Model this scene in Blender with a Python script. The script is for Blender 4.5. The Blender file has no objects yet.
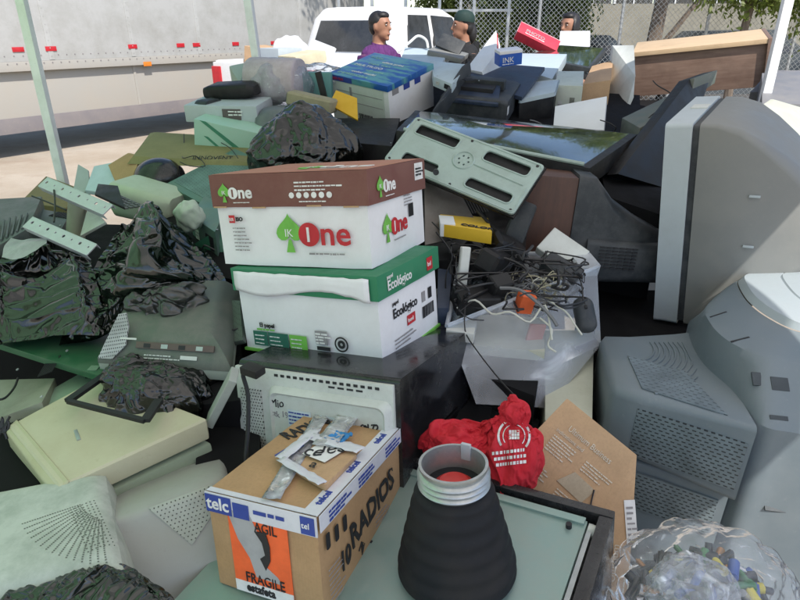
import bpy, bmesh, math, random
from mathutils import Vector, Matrix, Euler, noise
random.seed(7)
sc = bpy.context.scene
COL = sc.collection
R = math.radians
PI = math.pi

# ------------------------------------------------------------------ camera
CAMH, PITCH, FPX = 1.65, math.atan(272/604.), 604.
RT = Vector((1, 0, 0)); FW = Vector((0, math.cos(PITCH), -math.sin(PITCH))); UPV = Vector((0, math.sin(PITCH), math.cos(PITCH)))
cam = bpy.data.objects.new('camera', bpy.data.cameras.new('camera')); COL.objects.link(cam)
cam.location = (0, 0, CAMH); cam.rotation_euler = (PI/2-PITCH, 0, 0)
cam.data.sensor_width = 36; cam.data.lens = FPX/800*36; cam.data.clip_end = 500; cam.data.clip_start = .05
sc.camera = cam

def U(px, py, d):            # a real point d metres in front of the camera, seen at px, py
    return Vector((0, 0, CAMH)) + d*(FW + RT*((px-400)/FPX) + UPV*((300-py)/FPX))
def W(px, py, z):            # the same at height z
    v = FW + RT*((px-400)/FPX) + UPV*((300-py)/FPX)
    return Vector((0, 0, CAMH)) + v*((z-CAMH)/v.z)

def frame(O, X, Y):          # x towards X, y (squared up) towards Y, z = x cross y
    x = (X-O); w = x.length; x.normalize()
    y = (Y-O); y = y - x*y.dot(x); h = y.length; y.normalize()
    z = x.cross(y)
    m = Matrix((x, y, z)).transposed().to_4x4(); m.translation = O
    return m, w, h
def place(l, r): return Matrix.Translation(l) @ Euler([R(a) if abs(a) > 0 and False else a for a in r]).to_matrix().to_4x4()
def at(p, yaw=0, rx=0, ry=0): return Matrix.Translation(p) @ Euler((R(rx), R(ry), R(yaw))).to_matrix().to_4x4()

# ------------------------------------------------------------------ materials
MATS = {}
def nodes(name):
    m = bpy.data.materials.new(name); m.use_nodes = True
    nt = m.node_tree; b = nt.nodes['Principled BSDF']
    return m, nt, b
def lk(nt, a, b): nt.links.new(a, b)
def nd(nt, t, **k):
    n = nt.nodes.new(t)
    for a, v in k.items(): setattr(n, a, v)
    return n
def coords(nt, scale=(1, 1, 1), rot=(0, 0, 0), loc=(0, 0, 0)):
    tc = nd(nt, 'ShaderNodeTexCoord'); mp = nd(nt, 'ShaderNodeMapping')
    mp.inputs['Scale'].default_value = scale; mp.inputs['Rotation'].default_value = rot; mp.inputs['Location'].default_value = loc
    lk(nt, tc.outputs['Object'], mp.inputs['Vector']); return mp.outputs[0]
def nz(nt, vec, scale, detail=4, rough=.6):
    n = nd(nt, 'ShaderNodeTexNoise'); n.inputs['Scale'].default_value = scale; n.inputs['Detail'].default_value = detail
    n.inputs['Roughness'].default_value = rough; lk(nt, vec, n.inputs['Vector']); return n.outputs['Fac']
def ramp(nt, fac, stops):
    r = nd(nt, 'ShaderNodeValToRGB'); e = r.color_ramp.elements
    while len(e) < len(stops): e.new(.5)
    for i, (p, c) in enumerate(stops):
        e[i].position = p; e[i].color = (c, c, c, 1) if isinstance(c, (int, float)) else (*c, 1)
    lk(nt, fac, r.inputs[0]); return r.outputs[0]
def mixc(nt, fac, a, b, mode='MIX'):
    m = nd(nt, 'ShaderNodeMix'); m.data_type = 'RGBA'; m.blend_type = mode
    if hasattr(fac, 'node'): lk(nt, fac, m.inputs[0])
    else: m.inputs[0].default_value = fac
    for v, s in ((a, 6), (b, 7)):
        if hasattr(v, 'node'): lk(nt, v, m.inputs[s])
        else: m.inputs[s].default_value = (*v, 1)
    return m.outputs[2]
def bump(nt, b, h, strength=.3, dist=.002):
    n = nd(nt, 'ShaderNodeBump'); n.inputs['Strength'].default_value = strength; n.inputs['Distance'].default_value = dist
    lk(nt, h, n.inputs['Height']); lk(nt, n.outputs[0], b.inputs['Normal'])

def plastic(name, col=(.4, .4, .4), rough=.45, dirt=.35, dcol=None, scale=9, metal=0, speck=.25):
    """moulded plastic or painted sheet metal with dust, smears and small scuffs"""
    if name in MATS: return MATS[name]
    m, nt, b = nodes(name); v = coords(nt)
    dcol = dcol or tuple(c*.45+.03 for c in col)
    f1 = ramp(nt, nz(nt, v, scale, 6, .7), [(.42, 0), (.72, 1)])
    c = mixc(nt, f1, col, tuple(col[i]*(1-dirt)+dcol[i]*dirt for i in range(3)))
    f2 = ramp(nt, nz(nt, v, scale*11, 3, .8), [(.62, 0), (.70, 1)])
    mul = nd(nt, 'ShaderNodeMath', operation='MULTIPLY'); lk(nt, f2, mul.inputs[0]); mul.inputs[1].default_value = speck
    c = mixc(nt, mul.outputs[0], c, dcol)
    lk(nt, c, b.inputs['Base Color'])
    rr = nd(nt, 'ShaderNodeMapRange'); lk(nt, f1, rr.inputs[0]); rr.inputs[3].default_value = rough; rr.inputs[4].default_value = min(1, rough+.28)
    lk(nt, rr.outputs[0], b.inputs['Roughness']); b.inputs['Metallic'].default_value = metal
    bump(nt, b, nz(nt, v, 320, 2), .12, .0006)
    MATS[name] = m; return m
def grille(name, col, w, h, mort, off=.5, axes=(0, 0, 0), hole=(.012, .013, .014), rough=.5):
    """a panel with rows of vent slots"""
    if name in MATS: return MATS[name]
    m, nt, b = nodes(name); v = coords(nt, rot=axes)
    br = nd(nt, 'ShaderNodeTexBrick'); br.offset = off
    br.inputs['Scale'].default_value = 1; br.inputs['Brick Width'].default_value = w; br.inputs['Row Height'].default_value = h
    br.inputs['Mortar Size'].default_value = mort; br.inputs['Mortar Smooth'].default_value = .15
    br.inputs['Color1'].default_value = (0, 0, 0, 1); br.inputs['Color2'].default_value = (0, 0, 0, 1); br.inputs['Mortar'].default_value = (1, 1, 1, 1)
    lk(nt, v, br.inputs['Vector'])
    dirt = mixc(nt, ramp(nt, nz(nt, v, 12, 5), [(.4, 0), (.75, 1)]), col, tuple(c*.6 for c in col))
    lk(nt, mixc(nt, br.outputs['Color'], hole, dirt), b.inputs['Base Color'])
    b.inputs['Roughness'].default_value = rough
    bump(nt, b, br.outputs['Color'], .8, .002)
    MATS[name] = m; return m
def flat(name, col, rough=.6, metal=0):
    if name in MATS: return MATS[name]
    m, nt, b = nodes(name); v = coords(nt)
    c = mixc(nt, ramp(nt, nz(nt, v, 30, 4), [(.4, 0), (.7, 1)]), col, tuple(x*.82 for x in col))
    lk(nt, c, b.inputs['Base Color']); b.inputs['Roughness'].default_value = rough; b.inputs['Metallic'].default_value = metal
    MATS[name] = m; return m
def cardboard(name, col, line=.006, axes=(0, 0, 0)):
    if name in MATS: return MATS[name]
    m, nt, b = nodes(name); v = coords(nt, rot=axes)
    wv = nd(nt, 'ShaderNodeTexWave'); wv.inputs['Scale'].default_value = 1/(line*3.1); wv.inputs['Distortion'].default_value = .6
    lk(nt, v, wv.inputs['Vector'])
    c = mixc(nt, ramp(nt, nz(nt, v, 7, 6, .7), [(.35, 0), (.7, 1)]), col, tuple(x*.78 for x in col))
    c = mixc(nt, ramp(nt, nz(nt, v, 160, 2), [(.45, 0), (.8, .35)]), c, tuple(x*.6 for x in col))
    ma = nd(nt, 'ShaderNodeMath', operation='MULTIPLY'); lk(nt, wv.outputs['Fac'], ma.inputs[0]); ma.inputs[1].default_value = .04
    c = mixc(nt, ma.outputs[0], c, tuple(x*.7 for x in col))
    lk(nt, c, b.inputs['Base Color']); b.inputs['Roughness'].default_value = .8
    ad = nd(nt, 'ShaderNodeMath', operation='ADD'); lk(nt, wv.outputs['Fac'], ad.inputs[0]); lk(nt, nz(nt, v, 25, 4), ad.inputs[1])
    bump(nt, b, ad.outputs[0], .15, .0008)
    MATS[name] = m; return m
def woodm(name, a, c2, sc_=(1, 14, 14), rough=.55):
    if name in MATS: return MATS[name]
    m, nt, b = nodes(name); v = coords(nt, scale=sc_)
    f = nz(nt, v, 3.2, 8, .65)
    c = mixc(nt, ramp(nt, f, [(.3, 0), (.7, 1)]), a, c2)
    v2 = coords(nt); c = mixc(nt, ramp(nt, nz(nt, v2, 5, 5, .7), [(.5, 0), (.8, .6)]), c, tuple(x*.55 for x in a))
    lk(nt, c, b.inputs['Base Color']); b.inputs['Roughness'].default_value = rough; bump(nt, b, f, .2, .001)
    MATS[name] = m; return m
def bagfilm(name, col, rough=.22, scale=26, stretch=(1, 1, 1)):
    if name in MATS: return MATS[name]
    m, nt, b = nodes(name); v = coords(nt, scale=stretch)
    b.inputs['Base Color'].default_value = (*col, 1); b.inputs['Roughness'].default_value = rough
    b.inputs['Specular IOR Level'].default_value = .8
    w = nd(nt, 'ShaderNodeTexNoise'); w.inputs['Scale'].default_value = scale; w.inputs['Detail'].default_value = 5; w.inputs['Distortion'].default_value = 1.6
    try: w.noise_type = 'RIDGED_MULTIFRACTAL'
    except Exception: pass
    lk(nt, v, w.inputs['Vector']); bump(nt, b, w.outputs['Fac'], .25, .002)
    MATS[name] = m; return m
def clearfilm(name, tint=(.9, .93, .97), haze=.16, rough=.12, scale=30, bmp=.5, ior=1.3):
    """thin transparent sheet: passes light, glints at creases, a little milky"""
    if name in MATS: return MATS[name]
    m, nt, b = nodes(name); v = coords(nt)
    out = nt.nodes['Material Output']
    tr = nd(nt, 'ShaderNodeBsdfTransparent'); tr.inputs[0].default_value = (*tint, 1)
    gl = nd(nt, 'ShaderNodeBsdfGlossy'); gl.inputs['Roughness'].default_value = rough; gl.inputs[0].default_value = (1, 1, 1, 1)
    df = nd(nt, 'ShaderNodeBsdfDiffuse'); df.inputs[0].default_value = (.8, .83, .88, 1)
    w = nd(nt, 'ShaderNodeTexNoise'); w.inputs['Scale'].default_value = scale; w.inputs['Detail'].default_value = 5; w.inputs['Distortion'].default_value = 1.2
    lk(nt, v, w.inputs['Vector'])
    bp = nd(nt, 'ShaderNodeBump'); bp.inputs['Strength'].default_value = bmp; bp.inputs['Distance'].default_value = .01; lk(nt, w.outputs['Fac'], bp.inputs['Height'])
    lk(nt, bp.outputs[0], gl.inputs['Normal'])
    fr = nd(nt, 'ShaderNodeFresnel'); fr.inputs[0].default_value = ior; lk(nt, bp.outputs[0], fr.inputs['Normal'])
    m1 = nd(nt, 'ShaderNodeMixShader'); hz = ramp(nt, w.outputs['Fac'], [(.35, haze*.5), (.62, haze), (.75, min(1, haze*3.2))])
    lk(nt, hz, m1.inputs[0]); lk(nt, tr.outputs[0], m1.inputs[1]); lk(nt, df.outputs[0], m1.inputs[2])
    m2 = nd(nt, 'ShaderNodeMixShader'); lk(nt, fr.outputs[0], m2.inputs[0]); lk(nt, m1.outputs[0], m2.inputs[1]); lk(nt, gl.outputs[0], m2.inputs[2])
    lk(nt, m2.outputs[0], out.inputs[0])
    MATS[name] = m; return m

WHITE_CARD = plastic('white_card', (.76, .76, .79), .6, .22, (.42, .40, .38), 7, speck=.08)
MAROON = plastic('maroon_print', (.155, .055, .045), .55, .25, (.30, .20, .16), 16, speck=.12)
ORANGE_TOP = plastic('rust_print', (.36, .14, .085), .6, .4, (.35, .25, .18), 12, speck=.15)
GREEN_PRINT = plastic('green_print', (.02, .19, .09), .5, .2, (.1, .25, .15), 14, speck=.1)
INK_GREEN = flat('ink_green', (.16, .46, .07)); INK_RED = flat('ink_red', (.50, .02, .03)); INK_BLACK = flat('ink_black', (.015, .015, .018))
INK_WHITE = flat('ink_white', (.75, .75, .75)); INK_GREY = flat('ink_grey', (.28, .27, .28)); INK_DKGREEN = flat('ink_dark_green', (.02, .13, .09))
INK_BLUE = flat('ink_blue', (.03, .06, .30)); INK_ORANGE = flat('ink_orange', (.85, .13, .03))
KRAFT = cardboard('kraft_card', (.46, .285, .145)); KRAFT_L = cardboard('kraft_card_light', (.52, .335, .19))
KRAFT_O = cardboard('kraft_card_olive', (.25, .22, .10))
BLACKP = plastic('black_plastic', (.010, .010, .011), .42, .4, (.05, .05, .05), 14)
BLACKP.node_tree.nodes['Principled BSDF'].inputs['Specular IOR Level'].default_value = .3
GAP_SHADE = plastic('gap_shade_black', (.007, .007, .008), .75, .3, (.03, .03, .03), 14, speck=.1); GAP_SHADE.node_tree.nodes['Principled BSDF'].inputs['Specular IOR Level'].default_value = .15  # near-black colour of the filler cases stands in for deep shade in the gaps
BLACKG = plastic('black_gloss', (.012, .012, .014), .12, .5, (.06, .06, .06), 10, speck=.12)
DARKP = plastic('charcoal_plastic', (.030, .035, .040), .42, .5, (.13, .13, .13), 10)
NAVYP = plastic('navy_plastic', (.022, .034, .065), .4, .4, (.11, .12, .14), 10)
GREYTV = plastic('grey_tv_plastic', (.185, .19, .185), .5, .3, (.30, .29, .26), 5, speck=.12)
GREYTV_L = plastic('pale_grey_tv_plastic', (.43, .48, .51), .5, .2, (.25, .26, .26), 6, speck=.15)
BLUEGREY = plastic('blue_grey_plastic', (.135, .168, .19), .42, .25, (.28, .29, .29), 5, speck=.14)
BEIGE = plastic('beige_plastic', (.46, .47, .38), .45, .3, (.28, .26, .19), 7)
CREAM = plastic('cream_plastic', (.52, .49, .34), .45, .3, (.36, .31, .18), 6)
OFFW = plastic('off_white_plastic', (.56, .58, .55), .5, .4, (.28, .28, .24), 9)
PALEG = plastic('pale_green_metal', (.33, .42, .39), .42, .35, (.20, .21, .18), 9, metal=.15)
TEAL = plastic('galvanised_teal', (.24, .34, .31), .38, .45, (.36, .38, .33), 14, metal=.35)
SILVER = plastic('silver_metal', (.42, .45, .46), .35, .3, (.2, .2, .2), 12, metal=.6)
STEELW = plastic('white_enamel', (.70, .72, .73), .35, .2, (.45, .42, .36), 5, speck=.1)
LBLUE = plastic('pale_blue_plastic', (.42, .50, .54), .42, .25, (.3, .3, .3), 8)
MINT = plastic('mint_plastic', (.33, .52, .44), .45, .3, (.5, .5, .45), 6)
GREENP = plastic('dark_green_panel', (.02, .10, .045), .3, .5, (.10, .16, .10), 8)
COPPERG = plastic('grey_green_board', (.095, .115, .095), .5, .5, (.24, .22, .2), 12)
RUBBER = plastic('black_rubber', (.012, .013, .016), .62, .5, (.045, .04, .036), 9)
for _m, _s in ((RUBBER, .2), (DARKP, .3), (NAVYP, .35)): _m.node_tree.nodes['Principled BSDF'].inputs['Specular IOR Level'].default_value = _s
ALU = plastic('aluminium', (.50, .52, .56), .35, .25, (.3, .3, .3), 16, metal=.25)
BAG = bagfilm('black_bag_film', (.004, .0045, .004), .15, 15)
FILM = clearfilm('clear_film'); BINP = clearfilm('clear_bin_plastic', (.88, .93, .98), .30, .15, 4, .1)

# ------------------------------------------------------------------ mesh builder
class B:
    def __init__(s): s.bm = bmesh.new()
    def hexa(s, p, bev=0, seg=2):
        v = [s.bm.verts.new(q) for q in p]
        fs = [s.bm.faces.new([v[i] for i in f]) for f in ((0, 3, 2, 1), (4, 5, 6, 7), (0, 1, 5, 4), (1, 2, 6, 5), (2, 3, 7, 6), (3, 0, 4, 7))]
        if bev:
            es = list({e for f in fs for e in f.edges})
            bmesh.ops.bevel(s.bm, geom=es, offset=bev, segments=seg, affect='EDGES', profile=.7)
        return s
    def box(s, x0, x1, y0, y1, z0, z1, bev=0, m=None, seg=2):
        p = [(x0, y0, z0), (x1, y0, z0), (x1, y1, z0), (x0, y1, z0), (x0, y0, z1), (x1, y0, z1), (x1, y1, z1), (x0, y1, z1)]
        if m: p = [m @ Vector(q) for q in p]
        return s.hexa(p, bev, seg)
    def loft(s, rings, cap=True, close=True):
        vs = [[s.bm.verts.new(p) for p in r] for r in rings]; n = len(rings[0])
        for a, b in zip(vs, vs[1:]):
            for i in range(n if close else n-1):
                j = (i+1) % n
                try: s.bm.faces.new((a[i], a[j], b[j], b[i]))
                except ValueError: pass
        if cap and close: s.bm.faces.new(vs[0][::-1]); s.bm.faces.new(vs[-1])
        return s
    def prism(s, poly, z0, z1, m=None):
        m = m or Matrix.Identity(4)
        return s.loft([[m @ Vector((x, y, z)) for x, y in poly] for z in (z0, z1)])
    def poly(s, pts):
        s.bm.faces.new([s.bm.verts.new(p) for p in pts]); return s
    def cyl(s, p0, p1, r0, r1=None, n=16, cap=True):
        p0, p1 = Vector(p0), Vector(p1); r1 = r0 if r1 is None else r1
        q = (p1-p0).to_track_quat('Z', 'Y')
        return s.loft([[p + q @ Vector((r*math.cos(t), r*math.sin(t), 0)) for t in [2*PI*i/n for i in range(n)]] for p, r in ((p0, r0), (p1, r1))], cap)
    def tube(s, pts, r, n=6, sub=4):
        pts = [Vector(p) for p in pts]; c = []
        if sub > 1 and len(pts) > 2:
            for i in range(len(pts)-1):
                p0, p1, p2, p3 = pts[max(i-1, 0)], pts[i], pts[i+1], pts[min(i+2, len(pts)-1)]
                for k in range(sub):
                    t = k/sub; c.append(.5*((2*p1)+(p2-p0)*t+(2*p0-5*p1+4*p2-p3)*t*t+(3*p1-p0-3*p2+p3)*t**3))
            c.append(pts[-1])
        else: c = pts
        rings = []; up = Vector((0, 0, 1)); prev = None
        for i, p in enumerate(c):
            t = (c[min(i+1, len(c)-1)]-c[max(i-1, 0)]).normalized()
            if prev is None: a = t.orthogonal().normalized()
            else:
                a = prev - t*prev.dot(t); a = a.normalized() if a.length > 1e-6 else t.orthogonal().normalized()
            prev = a; b = t.cross(a)
            rings.append([p + r*(a*math.cos(2*PI*k/n)+b*math.sin(2*PI*k/n)) for k in range(n)])
        return s.loft(rings)
    def lathe(s, prof, n=40, m=None, cap=True):
        m = m or Matrix.Identity(4)
        return s.loft([[m @ Vector((r*math.cos(2*PI*i/n), r*math.sin(2*PI*i/n), z)) for i in range(n)] for r, z in prof], cap)
    def grid(s, f, nu, nv):
        g = [[s.bm.verts.new(f(u/nu, v/nv)) for u in range(nu+1)] for v in range(nv+1)]
        for v in range(nv):
            for u in range(nu): s.bm.faces.new((g[v][u], g[v][u+1], g[v+1][u+1], g[v+1][u]))
        return s
    def done(s, name, mat, parent=None, M=None, ang=35, solid=0):
        bmesh.ops.recalc_face_normals(s.bm, faces=s.bm.faces)
        me = bpy.data.meshes.new(name); s.bm.to_mesh(me); s.bm.free()
        for p in me.polygons: p.use_smooth = True
        try: me.set_sharp_from_angle(angle=R(ang))
        except Exception: pass
        me.materials.append(mat)
        o = bpy.data.objects.new(name, me); COL.objects.link(o)
        if parent: o.parent = parent
        if M is not None: o.matrix_world = M
        if solid:
            md = o.modifiers.new('solid', 'SOLIDIFY'); md.thickness = solid; md.offset = 0
        return o
def rrect(w, h, r, cx=0, cy=0, n=4):
    r = min(r, w/2*.99, h/2*.99); out = []
    for (sx, sy, a0) in ((1, 1, 0), (-1, 1, 90), (-1, -1, 180), (1, -1, 270)):
        for k in range(n+1):
            a = R(a0+90*k/n); out.append((cx+sx*(w/2-r)+r*math.cos(a), cy+sy*(h/2-r)+r*math.sin(a)))
    return out
def secs(rows, n=4):
    """sections along x: (x, y0, y1, z0, z1, radius)"""
    return [[Vector((x, a, b)) for a, b in rrect(y1-y0, z1-z0, r, (y0+y1)/2, (z0+z1)/2, n)] for x, y0, y1, z0, z1, r in rows]
def zsecs(rows, n=4):
    """sections along z: (z, x0, x1, y0, y1, radius)"""
    return [[Vector((a, b, z)) for a, b in rrect(x1-x0, y1-y0, r, (x0+x1)/2, (y0+y1)/2, n)] for z, x0, x1, y0, y1, r in rows]

def tag(o, label, cat, group=None, kind=None):
    o['label'] = label; o['category'] = cat
    if group: o['group'] = group
    if kind: o['kind'] = kind
    return o
def thing(name, label, cat, M=None, group=None):
    o = bpy.data.objects.new(name, None); COL.objects.link(o); o.empty_display_size = .1
    if M is not None: o.matrix_world = M
    return tag(o, label, cat, group)
def structure(o): o['kind'] = 'structure'; return o

def text(s, size, M, mat, parent, name='lettering', sx=1, thick=.0006, align='LEFT', bold=0, jitter=0):
    """flat lettering in the local XY plane of M (in the parent's space)"""
    c = bpy.data.curves.new('t', 'FONT'); c.body = s; c.size = size; c.extrude = thick; c.offset = bold; c.align_x = align; c.resolution_u = 3
    o = bpy.data.objects.new('t', c); COL.objects.link(o)
    bpy.context.view_layer.update()
    me = bpy.data.meshes.new_from_object(o.evaluated_get(bpy.context.evaluated_depsgraph_get()))
    bpy.data.objects.remove(o); bpy.data.curves.remove(c)
    me.materials.clear(); me.materials.append(mat)
    r = random.Random(len(s)+int(size*1e4))
    for v in me.vertices:
        v.co.x *= sx
        if jitter: v.co.y += jitter*noise.noise(Vector((v.co.x*60, v.co.y*60, size*9)))
    me.transform(M)
    o = bpy.data.objects.new(name, me); COL.objects.link(o); o.parent = parent
    return o
def FX(x, z, y): return Matrix.Translation((x, y, z)) @ Matrix.Rotation(PI/2, 4, 'X')          # text on a face looking along -y
def RX(y, z, x): return Matrix.Translation((x, y, z)) @ Matrix.Rotation(PI/2, 4, 'Z') @ Matrix.Rotation(PI/2, 4, 'X')   # on a face looking along +x
def TX(x, y, z, a=0): return Matrix.Translation((x, y, z)) @ Matrix.Rotation(R(a), 4, 'Z')
def bars(parent, M, w, h, n, mat=None, name='barcode'):
    b = B(); x = 0; r = random.Random(n)
    while x < w:
        t = w/n*r.choice((.4, .6, 1.1)); b.box(x, x+t, 0, h, 0, .0008, m=M); x += t+w/n*r.choice((.5, .8))
    return b.done(name, mat or INK_BLACK, parent)
def lines(parent, M, w, rows, pitch, th, mat, name='small_print', seed=1):
    """rows of tiny print, too small to read"""
    b = B(); r = random.Random(seed)
    for k in range(rows):
        x = 0; L = w*r.uniform(.6, 1)
        while x < L:
            t = r.uniform(.5, 2.4)*th*1.6; b.box(x, x+t, -k*pitch-th*r.uniform(.7, 1), -k*pitch, 0, .0007, m=M); x += t+th*.5
    return b.done(name, mat, parent)
def quad(parent, M, w, h, mat, name, t=.0006, r=0):
    b = B(); b.prism(rrect(w, h, r or .0003, w/2, h/2, 3), 0, t, M); return b.done(name, mat, parent)

def stick(o, px, py, parent, roll=0, lift=.001):
    """matrix in the parent's space, on o's surface where it shows at px, py"""
    from mathutils.bvhtree import BVHTree
    bpy.context.view_layer.update(); mw = o.matrix_world
    t = BVHTree.FromPolygons([mw @ v.co for v in o.data.vertices], [tuple(p.vertices) for p in o.data.polygons])
    c = Vector((0, 0, CAMH)); d = (U(px, py, 1)-c).normalized(); hit, n, i, L = t.ray_cast(c, d)
    if hit is None: print('stick miss', o.name, px, py); hit, n = U(px, py, 1.4), Vector((0, -1, 0))
    if n.dot(d) > 0: n = -n
    x = Vector((0, 0, 1)).cross(n) if abs(n.z) < .93 else Vector((1, 0, 0)); x.normalize(); y = n.cross(x).normalized(); x = y.cross(n)
    m = Matrix((x, y, n)).transposed().to_4x4(); m.translation = hit+n*lift
    return parent.matrix_world.inverted() @ m @ Matrix.Rotation(R(roll), 4, 'Z')
def tri(x): return 4*abs(x-math.floor(x+.5))-1
_cd = {}
def crum(p, seed, f=1., n=7, warp=.35):
    """crumpled-sheet height: crisp random folds with smooth planes between, -1..1"""
    if seed not in _cd:
        r = random.Random(seed); _cd[seed] = [(Vector((r.gauss(0, 1), r.gauss(0, 1), r.gauss(0, 1))).normalized(), r.random(), r.uniform(.6, 2.2)) for _ in range(n)]
    q = p+warp*Vector((noise.noise(p*1.1+Vector((seed, 0, 0))), noise.noise(p*1.1+Vector((0, seed, 3))), noise.noise(p*1.1+Vector((7, 2, seed)))))
    h = 0; w = 0
    for k, (d, ph, fr) in enumerate(_cd[seed]):
        a = 1/(.6+fr); h += a*tri(q.dot(d)*f*fr+ph); w += a
    return h/w*1.8
def blob(name, mat, M, rad, seed=0, amp=.18, sub=5, fold=.5, flat_=0, freq=1.6, parent=None, crease=.05):
    bm = bmesh.new(); bmesh.ops.create_icosphere(bm, subdivisions=sub, radius=1)
    off = Vector((seed*3.1, seed*1.7, seed*.9))
    for v in bm.verts:
        n = v.co.normalized(); q = n*freq+off
        k = noise.fractal(q, 1, 2, 2)*amp*.6 + crum(n*1.2, seed, .8)*fold*amp*.55 + crum(n*2+off, seed+50, 1.6)*crease
        v.co = n*(1+k)
        v.co = Vector((v.co.x*rad[0], v.co.y*rad[1], v.co.z*rad[2]))
        if flat_ and v.co.z < -rad[2]*flat_: v.co.z = -rad[2]*flat_
    b = B(); b.bm.free(); b.bm = bm
    return b.done(name, mat, parent, M, ang=80)
def wrinkle(o, grow=.25, frames=24, inset=.008, bend=.05, grav=.15, pin=False):
    """let the film buckle: the sheet grows inside a cloth solve over a solid copy of what it covers"""
    me = o.data; bpy.context.view_layer.update()
    col_me = me.copy(); col = bpy.data.objects.new('tmp_body', col_me); COL.objects.link(col); col.matrix_world = o.matrix_world.copy()
    ns = [v.normal.copy() for v in me.vertices]
    if pin:
        be = {}
        for p in me.polygons:
            for e in p.edge_keys: be[e] = be.get(e, 0)+1
        vs = sorted({v for e, k in be.items() if k == 1 for v in e}); g = o.vertex_groups.new(name='pin'); g.add(vs, 1.0, 'REPLACE')
    c_ = sum((v.co for v in me.vertices), Vector())/len(me.vertices)
    sgn = 1 if sum((1 if ns[i].dot(me.vertices[i].co-c_+Vector((0, -.3, .3))) > 0 else -1) for i in range(0, len(ns), 7)) > 0 else -1
    for v, n in zip(col_me.vertices, ns): v.co -= n*sgn*inset
    col.modifiers.new('c', 'COLLISION'); col.collision.thickness_outer = .003; col.collision.cloth_friction = 25
    m = o.modifiers.new('cloth', 'CLOTH'); s = m.settings; s.quality = 5; s.mass = .08; s.tension_stiffness = 12; s.compression_stiffness = 12; s.shear_stiffness = 4; s.bending_stiffness = bend
    s.air_damping = 2; s.shrink_min = -grow; s.effector_weights.gravity = grav
    if pin: s.vertex_group_mass = 'pin'
    m.collision_settings.use_collision = True; m.collision_settings.distance_min = .002; m.collision_settings.use_self_collision = False
    m.point_cache.frame_start = 1; m.point_cache.frame_end = frames
    for f in range(1, frames+1): sc.frame_set(f)
    dg = bpy.context.evaluated_depsgraph_get(); nm = bpy.data.meshes.new_from_object(o.evaluated_get(dg))
    o.modifiers.clear(); mt = me.materials[0]; o.data = nm; nm.materials.clear(); nm.materials.append(mt)
    for p in nm.polygons: p.use_smooth = True
    bpy.data.objects.remove(col); sc.frame_set(1)
    sb = o.modifiers.new('smooth', 'SUBSURF'); sb.levels = 1; sb.render_levels = 1
    return o
# ------------------------------------------------------------------ light, sky, tents
SUN = Vector((.30, -.55, .78)).normalized()
el = math.asin(SUN.z); az = math.atan2(SUN.x, SUN.y)
sun = bpy.data.objects.new('sun', bpy.data.lights.new('sun', 'SUN')); COL.objects.link(sun)
sun.data.energy = 3.6; sun.data.angle = R(.5); sun.data.color = (1, .95, .87)
sun.rotation_euler = SUN.to_track_quat('Z', 'Y').to_euler()
wd = bpy.data.worlds.new('World'); sc.world = wd; wd.use_nodes = True
wn = wd.node_tree; sky = wn.nodes.new('ShaderNodeTexSky'); sky.sky_type = 'NISHITA'; sky.sun_disc = False
sky.sun_elevation = el; sky.sun_rotation = az
bg = wn.nodes['Background']; bg.inputs[1].default_value = .15; wn.links.new(sky.outputs[0], bg.inputs[0])
sc.view_settings.view_transform = 'Standard'; sc.view_settings.look = 'None'; sc.view_settings.gamma = 1
sc.view_settings.exposure = .64; sc.view_settings.use_curve_mapping = False
sc.render.engine = 'CYCLES'; sc.cycles.use_denoising = True; sc.cycles.max_bounces = 8; sc.cycles.transparent_max_bounces = 12
sc.cycles.sample_clamp_indirect = 6

# ground
m, nt, b = nodes('packed_dirt'); v = coords(nt)
c = mixc(nt, ramp(nt, nz(nt, v, .9, 8, .65), [(.35, 0), (.68, 1)]), (.35, .285, .215), (.45, .39, .32))
c = mixc(nt, ramp(nt, nz(nt, coords(nt, scale=(1, 1.4, 1)), 1.1, 6, .7), [(.55, 0), (.70, .45)]), c, (.27, .18, .13))
c = mixc(nt, ramp(nt, nz(nt, v, 60, 4, .8), [(.55, 0), (.75, .5)]), c, (.25, .2, .16))
lk(nt, c, b.inputs['Base Color']); b.inputs['Roughness'].default_value = .95; bump(nt, b, nz(nt, v, 14, 8, .8), .6, .03)
g = B().grid(lambda u, v: Vector(((u-.5)*400, (v-.5)*400, 0)), 8, 8).done('ground', m); structure(g)
m, nt, b = nodes('asphalt'); v = coords(nt)
c = mixc(nt, ramp(nt, nz(nt, v, 5, 8, .7), [(.3, 0), (.7, 1)]), (.05, .05, .05), (.10, .095, .09)); lk(nt, c, b.inputs['Base Color']); b.inputs['Roughness'].default_value = .9
g = B().box(-4, 60, 12.3, 18, .0, .006).done('road', m); structure(g)

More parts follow.
